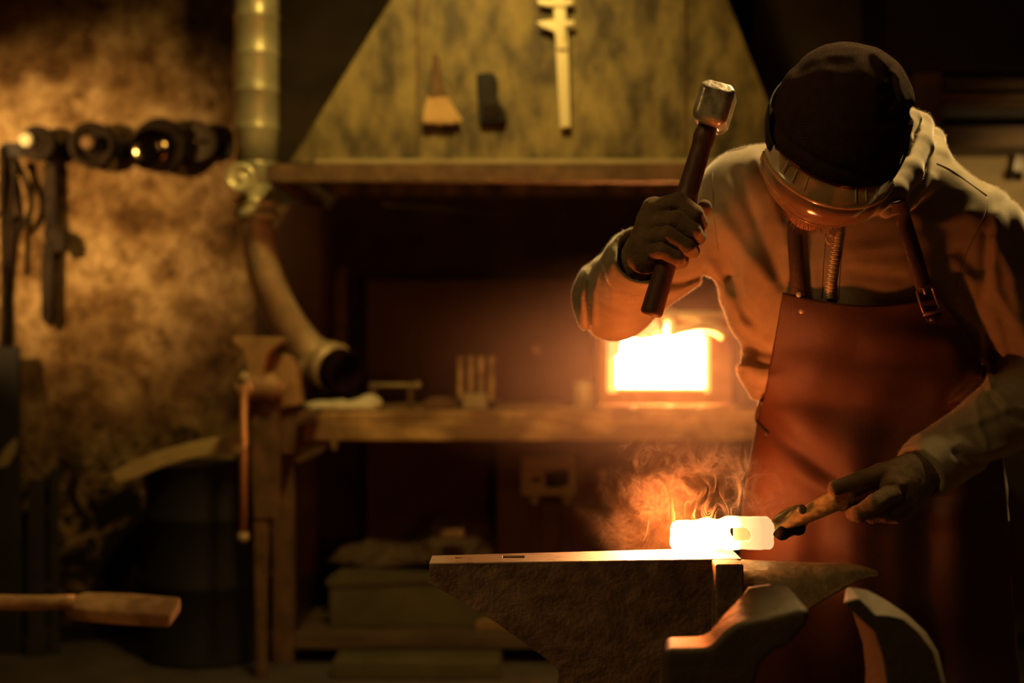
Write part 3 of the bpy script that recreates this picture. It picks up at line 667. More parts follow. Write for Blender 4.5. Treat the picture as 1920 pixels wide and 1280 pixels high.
hz_ = MB().lathe((hzc[0], hzc[1], hzc[2]-hzr[2]), (0, 0, 1), [(hzr[2]*(1-math.cos(math.pi*i/12)), math.sin(math.pi*i/12)) for i in range(13)], 24)
hz_.v = [Vector((hzc[0]+(v.x-hzc[0])*hzr[0], hzc[1]+(v.y-hzc[1])*hzr[1], v.z)) for v in hz_.v]
hzo = tag(hz_.o('glow_haze', haze_mat(hzc, hzr, .24, (1, .60, .45))), 'warm haze volume added for the glow in front of the furnace mouth', 'haze', kind='stuff')
# ================= ANVIL, HOT IRON, FRONT VISE =================
def anvil_mat(name, rough, c1, c2, bstr):
    m = mat(name, c1, rough, .4, c2, 26, 0, rvar=.25); nt = m.node_tree; N = nt.nodes; L = nt.links
    tc = N['Texture Coordinate']; b = N['Principled BSDF']
    n1 = N.new('ShaderNodeTexNoise'); n1.inputs['Scale'].default_value = 13; n1.inputs['Detail'].default_value = 8; n1.inputs['Distortion'].default_value = .4
    mp = N.new('ShaderNodeMapping'); mp.inputs['Scale'].default_value = (1, 1, 1.3); L.new(tc.outputs['Object'], mp.inputs['Vector'])
    L.new(mp.outputs[0], n1.inputs['Vector'])
    n2 = N.new('ShaderNodeTexNoise'); n2.inputs['Scale'].default_value = 130; n2.inputs['Detail'].default_value = 3; L.new(tc.outputs['Object'], n2.inputs['Vector'])
    ma = N.new('ShaderNodeMath'); ma.operation = 'MULTIPLY_ADD'; ma.inputs[1].default_value = .16
    L.new(n2.outputs[0], ma.inputs[0]); L.new(n1.outputs[0], ma.inputs[2])
    bp = N.new('ShaderNodeBump'); bp.inputs['Strength'].default_value = bstr; bp.inputs['Distance'].default_value = .03
    L.new(ma.outputs[0], bp.inputs['Height']); L.new(bp.outputs[0], b.inputs['Normal']); return m
MA = anvil_mat('forged_anvil_side', .6, (.10, .064, .04), (.21, .14, .085), .42)
MH = anvil_mat('worn_horn', .30, (.80, .66, .38), (.42, .33, .18), .22)
MF = mat('hammered_anvil_face', (.14, .07, .035), .42, .35, (.46, .35, .22), 75, .35, 110, stretch=(.45, 1, 1), rvar=.3, dist=.003, lo=.34, hi=.43)
FZ = .815
anv = thing('anvil', 'heavy old steel anvil with pointed horn carrying the glowing iron', 'anvil', (.25, 2.58, .5))
yf = lambda px: .385*F/((1055-(px-803)*.0175)-640)          # front edge recedes slightly to the right
def W(px, py, Y): return P(px, py, Y)
# body: tapered block as rows of sections along the length
def sec(px, zl, yfr, ybk):
    x = (px-960)/F*yfr
    return [Vector((x, yfr, FZ-.004)), Vector((x, yfr, zl)), Vector((x+(ybk-yfr)*(px-960)/F, ybk, zl)), Vector((x+(ybk-yfr)*(px-960)/F, ybk, FZ-.004))]
cols = [(806, P(0, 1092, 2.475).z), (860, P(0, 1124, 2.48).z), (930, P(0, 1165, 2.485).z), (1000, P(0, 1212, 2.49).z), (1036, P(0, 1240, 2.49).z), (1050, .575), (1049, .54), (1030, .51), (1006, .50)]
prof_front = []
rb = []; 
yF, yB = 2.474, 2.60
top = []; 
def pt(px, z, Y, y0=2.49): return Vector(((px-960)/F*y0, Y, z))
low = [(806, P(0, 1090, 2.49).z), (860, P(0, 1122, 2.49).z), (930, P(0, 1166, 2.49).z), (985, P(0, 1206, 2.49).z), (1022, P(0, 1234, 2.49).z), (1046, P(0, 1256, 2.49).z), (1052, .585), (1047, .56), (1025, .535), (1005, .525), (1005, .47),
       (1470, .47), (1470, .525), (1440, .54), (1415, .57), (1410, .60), (1424, P(0, 1230, 2.49).z), (1450, P(0, 1212, 2.49).z), (1470, P(0, 1200, 2.49).z), (1420, P(0, 1130, 2.49).z), (1397, FZ-.03), (1344, FZ-.006), (806, FZ-.006)]
def slab(poly, yfun, m, name, bev, par=anv):
    A = [pt(x, z, yfun(x)) for x, z in poly]; B = [pt(x, z, yfun(x)+wd(x)) for x, z in poly]
    return MB().ruled(A, B).o(name, m, par, bevel=bev, seg=3)
yfun = lambda x: 2.474+(x-803)/537*.045
wd = lambda x: .085+min(max((x-803)/300, 0), 1)*.05
body = slab(low[:20]+[(1396, FZ-.03), (1344, FZ-.0032), (806, FZ-.0032)], yfun, MA, 'anvil_body', .004)
# face plate with the two holes cut through it
face = slab([(806, FZ-.003), (806, FZ), (1396, FZ), (1396, FZ-.003)], lambda x: yfun(x)-.001, MF, 'face_plate', .0012)
def boolcut(o, cut):
    md = o.modifiers.new('cut', 'BOOLEAN'); md.object = cut; md.operation = 'DIFFERENCE'; md.solver = 'EXACT'
    o.modifiers.move(len(o.modifiers)-1, 0)
    dg = bpy.context.evaluated_depsgraph_get(); me = bpy.data.meshes.new_from_object(o.evaluated_get(dg), depsgraph=dg)
    me.name = o.name; o.modifiers.clear(); o.data = me; bpy.data.objects.remove(cut, do_unlink=True)
c = MB()
q = pt(963, FZ, 2.545); c.box(q.x-.0195, q.x+.0195, 2.530, 2.560, FZ-.05, FZ+.05)
q = pt(858, FZ, 2.535); c.lathe((q.x, 2.532, FZ-.05), (0, 0, 1), [(0, .0085), (.1, .0085)], 20)
co = c.o('cutter', None)
boolcut(face, co)
c = MB(); q = pt(963, FZ, 2.545); c.box(q.x-.0195, q.x+.0195, 2.530, 2.560, FZ-.09, FZ+.05)
q = pt(858, FZ, 2.535); c.lathe((q.x, 2.532, FZ-.05), (0, 0, 1), [(0, .0085), (.1, .0085)], 20)
boolcut(body, c.o('cutter', None))
# side block under the hot iron that stands proud of the body
z1 = P(0, 1058, 2.455).z
blk = [(1343, FZ-.0005), (1396, FZ-.0005), (1398, .60), (1375, .57), (1343, .62)]
A = [Vector(((x-960)/F*2.455, 2.462, z)) for x, z in blk]; B = [Vector((v.x, 2.52, v.z)) for v in A]
MB().ruled(A, B).o('side_block', MA, anv, bevel=.004)
# horn
def horn(G):
    X, Y, Zz = G; a = P(1395, 1049, 2.56); b = P(1642, 1052, 2.59)
    t = np.clip((X-a.x)/(b.x-a.x), -.3, 1.0)
    ta = 1-np.clip(t, 0, 1)
    zt = a.z-.003+(b.z-a.z)*np.clip(t, 0, 1)-.012*np.clip((t-.75)/.25, 0, 1)**2      # top line
    hw = .008+.058*np.sqrt(ta+1e-6)*(.55+.45*ta)      # half width
    drop = .010+.150*ta**1.05                          # depth of section
    y0 = 2.575
    v = (zt-Zz)/drop; u = (Y-y0)/hw
    top = v*drop*1.0
    # egg section: wide near the top, narrowing downwards
    w_ = hw*np.sqrt(np.clip(1-((v-.28)/.74)**2, 1e-4, 1))
    d = np.sqrt(((Y-y0)/hw)**2+((zt-drop*.42-Zz)/(np.where(Zz > zt-drop*.42, drop*.42, drop*.60)))**2)-1
    d = d*np.minimum(hw, drop*.4)
    d = np.maximum(d, np.maximum(a.x-.02-X, X-b.x)); return d+.0008*snoise(G, 220, 2)
a_ = P(1395, 1049, 2.56); b_ = P(1642, 1052, 2.59)
field('horn', horn, (a_.x-.03, 2.49, .60), (b_.x+.01, 2.66, .83), .003, MH, anv, smooth=2)
# wooden stump
stp = thing('anvil_stump', 'thick round log under the anvil', 'stump', (.24, 2.6, 0))
MB().lathe((.24, 2.6, .001), (0, 0, 1), [(0, .265), (.02, .27), (.44, .262), (.469, .255)], 40).o('log', M['wood'], stp, smooth=True)
MB().lathe((.24, 2.6, .3), (0, 0, 1), [(0, .272), (.035, .272)], 40).o('iron_band', M['iron'], stp, smooth=True)

Yh = 2.585
# ---- the glowing hammer head being forged ----
def hot_mat():
    m = bpy.data.materials.new('glowing_iron'); m.use_nodes = True; nt = m.node_tree; N = nt.nodes; L = nt.links; b = N['Principled BSDF']
    b.inputs['Base Color'].default_value = (.5, .3, .2, 1); b.inputs['Roughness'].default_value = .8
    tc = N.new('ShaderNodeTexCoord'); sx = N.new('ShaderNodeSeparateXYZ'); L.new(tc.outputs['Object'], sx.inputs[0])
    mr = N.new('ShaderNodeMapRange'); mr.inputs['From Min'].default_value = P(1300, 0, Yh).x; mr.inputs['From Max'].default_value = P(1436, 0, Yh).x
    L.new(sx.outputs['X'], mr.inputs['Value'])
    no = N.new('ShaderNodeTexNoise'); no.inputs['Scale'].default_value = 32; no.inputs['Detail'].default_value = 3; L.new(tc.outputs['Object'], no.inputs['Vector'])
    ad = N.new('ShaderNodeMath'); ad.operation = 'MULTIPLY_ADD'; ad.inputs[1].default_value = .16; L.new(no.outputs[0], ad.inputs[0]); L.new(mr.outputs[0], ad.inputs[2])
    rs = N.new('ShaderNodeValToRGB'); L.new(ad.outputs[0], rs.inputs[0]); e = rs.color_ramp.elements
    e[0].position = .12; e[0].color = (1, 1, 1, 1); e[1].position = 1.0; e[1].color = (.0042, .0042, .0042, 1)
    x = e.new(.42); x.color = (.12, .12, .12, 1); x = e.new(.72); x.color = (.0085, .0085, .0085, 1)
    ms = N.new('ShaderNodeMath'); ms.operation = 'MULTIPLY'; ms.inputs[1].default_value = 240; L.new(rs.outputs[0], ms.inputs[0])
    rc = N.new('ShaderNodeValToRGB'); L.new(ad.outputs[0], rc.inputs[0]); e = rc.color_ramp.elements
    e[0].position = .2; e[0].color = (1, .20, .035, 1); e[1].position = 1.0; e[1].color = (1, .56, .24, 1)
    xx = rc.color_ramp.elements.new(.55); xx.color = (1, .42, .13, 1)
    L.new(rc.outputs[0], b.inputs['Emission Color']); L.new(ms.outputs[0], b.inputs['Emission Strength']); return m
Yh = 2.585
hp_ = lambda x, y, Y=Yh: P(x, y, Y)
def hotiron(G):
    s = Yh/F
    c1 = hp_(1298, 1008); d = rbox(G, (c1.x, Yh, c1.z), (39*s, .026, 27*s), .016)
    d = smin(d, rbox(G, (hp_(1345, 0).x, Yh, hp_(0, 1005).z), (30*s, .022, 25*s), .012), .02)
    c2 = hp_(1402, 1003); d = smin(d, rbox(G, (c2.x, Yh, c2.z), (46*s, .030, 29*s), .012), .014)
    c3 = hp_(1290, 1022); d = smin(d, ell(G, (c3.x, Yh-.004, c3.z), (28*s, .026, 16*s)), .015)
    e0 = hp_(1371, 1004, Yh); e1 = hp_(1405, 1003, Yh); dv = Vector((.10, .6, 0)).normalized()
    X, Y, Zz = G
    k = (Y-Yh)*.55
    d2 = cap((X-k, Y*0, Zz), (e0.x, 0, e0.z), (e1.x, 0, e1.z), 13*s, 13*s)
    d = smax(d, -d2, .006)
    ch = np.abs(Y-Yh)*.75+np.abs(Zz-c2.z)-.0425; d = smax(d, ch, .004)
    return d+.0012*snoise(G, 110, 4)
hz = .0
hi_ = field('glowing_workpiece', hotiron, (P(1250, 0, Yh).x, Yh-.045, FZ-.01), (P(1458, 0, Yh).x, Yh+.045, FZ+.075), .0016, hot_mat(), smooth=1)
tag(hi_, 'white hot iron hammer head blank glowing on the anvil face', 'hot iron')
bpy.context.view_layer.update()
zmin = min(v.co.z for v in hi_.data.vertices); hi_.location.z = FZ+.0008-zmin; bpy.context.view_layer.update()
s = Yh/F; q = hp_(1397, 1003); dz = hi_.location.z
ew = mat('cooling_eye_wall', (.5, .3, .2), .8, emit=(1, .44, .15), estr=.62)
def eyew(G):
    e = rbox(G, (q.x, Yh+.003, q.z+dz), (21*s, .009, 15*s), .004)
    return smax(e, -ell(G, (q.x+11*s, Yh-.007, q.z+dz), (5*s, .008, 7*s)), .002)
field('eye_wall', eyew, (q.x-.03, Yh-.02, q.z+dz-.03), (q.x+.03, Yh+.02, q.z+dz+.03), .0012, ew, hi_)


# ---- tongs gripping it ----
tg = thing('forging_tongs', 'long fluted steel tongs gripping the glowing iron', 'tongs', P(1560, 940, 2.52))
def fl(G):
    a, b = P(1468, 985, 2.57), P(1570, 935, 2.51); ba = (b-a).normalized()
    X, Y, Zz = G; t = ((X-a.x)*ba.x+(Y-a.y)*ba.y+(Zz-a.z)*ba.z)/(b-a).length
    r = .019+.004*np.clip(t, 0, 1)
    d = cap(G, a, b, .0195, .0185); side = Vector((0, 1, 0)).cross(ba).normalized()
    ang = np.arctan2((X-a.x)*side.x+(Y-a.y)*side.y+(Zz-a.z)*side.z, (Y-a.y))
    return d+.0052*np.cos(ang*5)+.0006*snoise(G, 260, 9)
lo, hi2 = bb([P(1468, 985, 2.57), P(1570, 935, 2.51)], .03)
MT = mat('fluted_steel', (.80, .62, .28), .35, .3, (.38, .27, .12), 40, .08, 90, stretch=(1, 1, 3), rvar=.3)
field('fluted_sleeve', fl, lo, hi2, .0018, MT, tg, smooth=1)
def jw(G):
    d = caps(G, [P(1456, 1001, 2.56), P(1470, 996, 2.55), P(1494, 984, 2.552)], [.006, .008, .010])
    d = smin(d, caps(G, [P(1432, 985, 2.62), P(1470, 985, 2.61), P(1495, 978, 2.59)], [.007, .010, .012]), .006)
    d = smin(d, ell(G, P(1497, 991, 2.548), (.013, .009, .012)), .01)
    d = smin(d, ell(G, P(1466, 1003, 2.55), (.010, .008, .009)), .01)
    return d+.001*snoise(G, 200, 6)
lo, hi2 = bb([P(1430, 1010, 2.53), P(1510, 970, 2.63)], .02)
field('tong_jaws', jw, lo, hi2, .002, M['iron'], tg, smooth=1)
ax = (P(1690, 885, 2.535)-P(1572, 934, 2.51)).normalized()
MB().lathe(P(1566, 937, 2.51), ax, [(0, .020), (.004, .0235), (.014, .024), (.017, .020), (.021, .0235), (.028, .023), (.031, .014)], 28).o('ring_collar', mat('chalky_collar', (.95, .85, .55), .5, .1, (.55, .45, .25), 70, .4, 150), tg, smooth=True)
pr = []; L_ = .115; k = 0
while k*.0036 < L_: pr += [(k*.0036, .0080), (k*.0036+.0012, .0096), (k*.0036+.0024, .0096)]; k += 1
MB().lathe(P(1580, 931, 2.508), ax, pr, 20).o('threaded_rod', mat('threaded_steel', (.42, .33, .15), .4, .85), tg, smooth=True)
MB().lathe(P(1503, 955, 2.525), (0, -1, .5), [(0, .009), (.004, .0085), (.006, .004)], 16).o('rivet', M['steel'], tg, smooth=True)

# ---- smoke ----
def smoke_mat():
    m = bpy.data.materials.new('scale_smoke'); m.use_nodes = True; nt = m.node_tree; N = nt.nodes; L = nt.links
    N.remove(N['Principled BSDF']); out = N['Material Output']
    sc = N.new('ShaderNodeVolumeScatter'); sc.inputs['Color'].default_value = (1, .86, .7, 1); sc.inputs['Anisotropy'].default_value = .2
    L.new(sc.outputs[0], out.inputs['Volume'])
    tc = N.new('ShaderNodeTexCoord')
    def noise(s, d, dist, rg=.55):
        n = N.new('ShaderNodeTexNoise'); n.inputs['Scale'].default_value = s; n.inputs['Detail'].default_value = d; n.inputs['Distortion'].default_value = dist; n.inputs['Roughness'].default_value = rg
        L.new(tc.outputs['Object'], n.inputs['Vector']); return n
    def math_(op, a, b=None, c=None):
        k = N.new('ShaderNodeMath'); k.operation = op
        for i, v in enumerate((a, b, c)):
            if v is None: continue
            if isinstance(v, (int, float)): k.inputs[i].default_value = v
            else: L.new(v, k.inputs[i])
        return k.outputs[0]
    n1 = noise(16, 2, 2.2); n2 = noise(9, 4, 1.0)
    rid = math_('SUBTRACT', 1, math_('MULTIPLY', math_('ABSOLUTE', math_('SUBTRACT', n1.outputs[0], .5)), 9))
    rid = math_('POWER', math_('MAXIMUM', rid, 0), 3.5)
    cl = math_('MAXIMUM', math_('MULTIPLY', math_('SUBTRACT', n2.outputs[0], .46), 5), 0)
    dens = math_('ADD', math_('MULTIPLY', rid, 5.0), .22)
    dens = math_('MULTIPLY', dens, cl)
    # soft ellipsoid mask in the object's own -1..1 space
    ln = N.new('ShaderNodeVectorMath'); ln.operation = 'LENGTH'
    mp = N.new('ShaderNodeMapping'); mp.inputs['Location'].default_value = (-SM[0]/SR[0], -SM[1]/SR[1], -SM[2]/SR[2]); mp.inputs['Scale'].default_value = (1/SR[0], 1/SR[1], 1/SR[2])
    L.new(tc.outputs['Object'], mp.inputs['Vector']); L.new(mp.outputs[0], ln.inputs[0])
    mk = math_('MAXIMUM', math_('SUBTRACT', 1, ln.outputs['Value']), 0)
    mk = math_('POWER', mk, .8)
    dd = N.new('ShaderNodeVectorMath'); dd.operation = 'DISTANCE'; dd.inputs[1].default_value = tuple(P(1310, 1005, Yh)); L.new(tc.outputs['Object'], dd.inputs[0])
    mk = math_('MULTIPLY', mk, math_('MINIMUM', math_('POWER', math_('DIVIDE', dd.outputs['Value'], .12), 2.0), 1.6))
    L.new(math_('MULTIPLY', math_('MULTIPLY', dens, mk), SMK), sc.inputs['Density']); return m
SM = tuple(P(1275, 935, 2.62)); SR = (.22, .10, .13); SMK = 3.2
def blob(G): return ell(G, SM, SR)
sm = field('scale_smoke', blob, [SM[i]-SR[i]-.02 for i in range(3)], [SM[i]+SR[i]+.02 for i in range(3)], .02, smoke_mat())
tag(sm, 'thin orange lit smoke curling up from the glowing iron', 'smoke', kind='stuff')
# fine filaments of smoke
rr = random.Random(11); mb = MB()
K_ = [(rr.gauss(0, 1)*.075, rr.gauss(0, 1)*.075, rr.uniform(0, 6.3), rr.uniform(.6, 1)) for _ in range(9)]
def vel(x, y, ph):
    u = v = 0
    for kx, ky, p_, w_ in K_:
        q_ = math.cos(kx*x+ky*y+p_+ph)*w_/(abs(kx)+abs(ky)+.02)*.05; u += ky*q_*8; v -= kx*q_*8
    return u-.08, v-.20
for i in range(48):
    t0 = rr.random(); x0 = 1395-200*t0**1.15; y0 = (980 if x0 > 1262 else rr.uniform(960, 1020))-rr.random()**1.5*60; Y0 = 2.60+rr.uniform(-.02, .06); ph = rr.uniform(-.5, .5)
    nst = rr.randint(14, 46)
    for k in range(rr.randint(2, 6)):
        x, y = x0+k*rr.uniform(1.2, 2.6), y0+rr.uniform(-1, 1); pts = []; Yk_ = Y0+k*.0012
        for j in range(nst):
            pts.append(P(x, y, Yk_)); u, v = vel(x, y, ph+k*.03); L__ = math.hypot(u, v)+.15; x += u/L__*1.9; y += v/L__*1.9
            if y > 1022: y = 1022
        q_ = rr.uniform(.0002, .0006)
        mb.tube(pts, [q_*math.sin(math.pi*(j+.5)/len(pts))+.00005 for j in range(len(pts))], 5, ell=(1, .4))
fm = bpy.data.materials.new('smoke_filament'); fm.use_nodes = True; N = fm.node_tree.nodes; L = fm.node_tree.links
N.remove(N['Principled BSDF']); tr = N.new('ShaderNodeBsdfTransparent'); df = N.new('ShaderNodeBsdfTranslucent'); d2 = N.new('ShaderNodeBsdfDiffuse'); mx1 = N.new('ShaderNodeMixShader'); mx2 = N.new('ShaderNodeMixShader')
df.inputs[0].default_value = d2.inputs[0].default_value = (.9, .8, .7, 1)
L.new(df.outputs[0], mx1.inputs[1]); L.new(d2.outputs[0], mx1.inputs[2]); L.new(tr.outputs[0], mx2.inputs[1]); L.new(mx1.outputs[0], mx2.inputs[2]); mx2.inputs[0].default_value = .075
L.new(mx2.outputs[0], N['Material Output'].inputs['Surface'])
mb.o('smoke_wisps', fm, sm, smooth=True)

# ---- big leg vise in front ----
fv = thing('leg_vise', 'blurred open jaws of a heavy leg vise standing before the anvil', 'vise', P(1510, 1280, 2.0))
MV = mat('worn_vise_iron', (.095, .07, .035), .62, .15, (.14, .10, .05), 14, .3, 60)
Yn, Yk = 1.93, 2.05
frn = [(1247, 1216), (1330, 1214), (1345, 1200), (1357, 1186), (1380, 1170), (1410, 1163), (1440, 1158), (1500, 1143), (1521, 1141)]
bak = [(1247, 1193), (1318, 1191), (1332, 1180), (1348, 1160), (1368, 1138), (1387, 1118), (1402, 1097), (1440, 1092), (1480, 1094)]
A = [P(x, y, Yn) for x, y in frn]+[P(1515, 1172, Yn), P(1478, 1214, Yn), P(1448, 1224, Yn), P(1426, 1250, Yn), P(1416, 1290, Yn), P(1425, 1420, Yn), P(1250, 1420, Yn)]
B = [P(x, y, Yk) for x, y in bak]+[Vector((P(1515, 1172, Yn).x-.01, Yk, P(0, 1172, Yn).z))]+[Vector((v.x, Yk, v.z)) for v in A[10:]]
MB().ruled(A, B).o('left_jaw', MV, fv, bevel=.009, seg=3)
frn = [(1594, 1143), (1582, 1128), (1611, 1120), (1642, 1152), (1668, 1152), (1694, 1160), (1722, 1184), (1750, 1222), (1768, 1290)]
bak = [(1590, 1130), (1586, 1103), (1592, 1100), (1626, 1105), (1661, 1124), (1702, 1152), (1736, 1184), (1759, 1221), (1776, 1290)]
A = [P(x, y, Yn) for x, y in frn]+[P(1775, 1420, Yn), P(1655, 1420, Yn), P(1664, 1290, Yn), P(1658, 1240, Yn), P(1640, 1185, Yn)]
B = [P(x, y, Yk) for x, y in bak]+[Vector((v.x, Yk, v.z)) for v in A[9:]]
MB().ruled(A, B).o('right_jaw', MV, fv, bevel=.006, seg=3)
q = P(1416, 1420, Yn); q2 = P(1700, 1420, Yn)
MB().box(q.x-.10, q.x+.02, Yn, Yk, 0, q.z).o('fixed_leg', MV, fv, bevel=.006)
MB().box(q2.x-.05, q2.x+.03, Yn, Yk, .25, q.z).o('moving_leg', MV, fv, bevel=.006)
MB().tube([Vector((q.x-.02, 1.99, q.z-.05)), Vector((q2.x+.2, 1.99, q.z-.05))], .024, 20).o('screw', M['steel'], fv, smooth=True)
MB().box(q.x+.02, q2.x-.05, Yn+.02, Yk-.02, .25, .29).o('hinge_bar', MV, fv, bevel=.004)
# ================= THE SMITH =================
DY = -.10
def Bp(px, py, Y): return P(px, py, Y+DY)
# torso as a stack of ellipses: picture y, picture x of the centre, half width in px, depth Y, half depth in m
TT = [(296, 1612, 90, 2.86, .085), (330, 1612, 165, 2.87, .115), (370, 1612, 212, 2.885, .135), (430, 1610, 238, 2.90, .150), (500, 1608, 247, 2.92, .158), (560, 1606, 250, 2.94, .158),
      (610, 1611, 240, 2.955, .155), (650, 1628, 232, 2.97, .154), (700, 1636, 234, 2.985, .154), (750, 1645, 222, 3.0, .150), (800, 1648, 222, 3.0, .152), (880, 1650, 240, 3.0, .160),
      (1000, 1652, 252, 3.0, .17), (1280, 1656, 252, 3.0, .18), (1500, 1660, 250, 3.0, .18)]
_zt = np.array([P(0, t[0], t[3]+DY).z for t in TT])[::-1]
_cx = np.array([P(t[1], 0, t[3]+DY).x for t in TT])[::-1]
_rx = np.array([t[2]/F*(t[3]+DY) for t in TT])[::-1]
_cy = np.array([t[3]+DY for t in TT])[::-1]
_ry = np.array([t[4] for t in TT])[::-1]
def torso(G, pad=0, top=None, bot=None):
    X, Y, Z = G; zz = np.asarray(Z)
    cx, rx, cy, ry = (np.interp(zz, _zt, a) for a in (_cx, _rx, _cy, _ry))
    rx = rx+pad; ry = ry+pad
    u = np.abs((X-cx)/rx); v = np.abs((Y-cy)/ry)
    d = ((u**2.3+v**2.3)**(1/2.3)-1)*np.minimum(rx, ry)*1.25
    if top is not None: d = np.maximum(d, Z-top)
    if bot is not None: d = np.maximum(d, bot-Z)
    return d
SH_R, EL_R, WR_R = Bp(1405, 365, 2.90), Bp(1150, 560, 2.93), Bp(1203, 480, 2.70)
SH_L, EL_L, WR_L = Bp(1835, 440, 2.83), Bp(1985, 712, 2.84), Bp(1728, 884, 2.655)
zTop = P(0, 292, 2.77).z; zHem = P(0, 748, 2.88).z

HC = P(1553, 279, 2.50)
f_ = Vector((-.20, -.60, -.78)).normalized(); s_ = Vector((.955, -.02, -.27)); s_ = (s_-f_*s_.dot(f_)).normalized(); u_ = f_.cross(s_)*-1
if u_.z < 0: u_ = -u_
HR = [tuple(s_), tuple(f_), tuple(u_)]
def Hd(s, f, u): return HC+s_*s+f_*f+u_*u

# folds drawn over the hoodie: (points, width px, height m)
FOLDS = [([(1345, 400), (1385, 460), (1440, 530)], 18, .011), ([(1385, 330), (1425, 430), (1468, 530)], 15, -.011), ([(1335, 500), (1365, 560), (1400, 630)], 14, .010), ([(1420, 300), (1450, 380), (1475, 460)], 12, .007),
         ([(1372, 520), (1400, 590), (1440, 625)], 12, -.006), ([(1385, 640), (1415, 655), (1450, 660)], 11, -.010), ([(1400, 690), (1425, 712), (1450, 712)], 18, .008), ([(1420, 735), (1450, 735)], 8, -.008),
         ([(1500, 440), (1520, 500), (1530, 555)], 14, .004), ([(1600, 470), (1680, 460), (1740, 430)], 14, .004), ([(1600, 510), (1690, 520)], 12, -.003),
         ([(1098, 505), (1088, 560), (1092, 615)], 7, .005), ([(1112, 498), (1100, 560), (1104, 622)], 5, -.005), ([(1126, 490), (1114, 545), (1112, 610)], 6, .005),
         ([(1150, 470), (1140, 520), (1150, 560)], 9, .004), ([(1160, 560), (1200, 570), (1250, 560)], 12, -.004), ([(1240, 530), (1280, 528), (1318, 516)], 7, -.007), ([(1230, 550), (1275, 548), (1310, 532)], 9, .005),
         ([(1800, 290), (1822, 330), (1850, 352)], 9, -.004), ([(1868, 400), (1878, 470), (1902, 520)], 12, .007), ([(1890, 380), (1900, 450), (1925, 500)], 12, -.007), ([(1850, 440), (1845, 500), (1840, 560)], 9, -.006),
         ([(1862, 450), (1866, 540), (1900, 600)], 10, .006), ([(1900, 540), (1915, 620), (1935, 660)], 12, .006), ([(1880, 600), (1895, 660), (1925, 700)], 9, -.006),
         ([(1790, 800), (1830, 790), (1880, 770)], 9, .006), ([(1800, 830), (1840, 850), (1890, 840)], 12, .006), ([(1790, 850), (1830, 868), (1880, 862)], 7, -.006), ([(1860, 745), (1880, 775), (1920, 790)], 8, -.007),
         ([(1870, 740), (1895, 760), (1930, 768)], 7, .006), ([(1830, 760), (1836, 800), (1850, 830)], 7, .005),
         ([(1795, 580), (1835, 620), (1846, 680)], 9, .010), ([(1790, 610), (1815, 640), (1830, 680)], 7, -.008), ([(1810, 660), (1850, 690), (1856, 720)], 8, .010), ([(1700, 400), (1760, 420), (1820, 400)], 14, .004)]
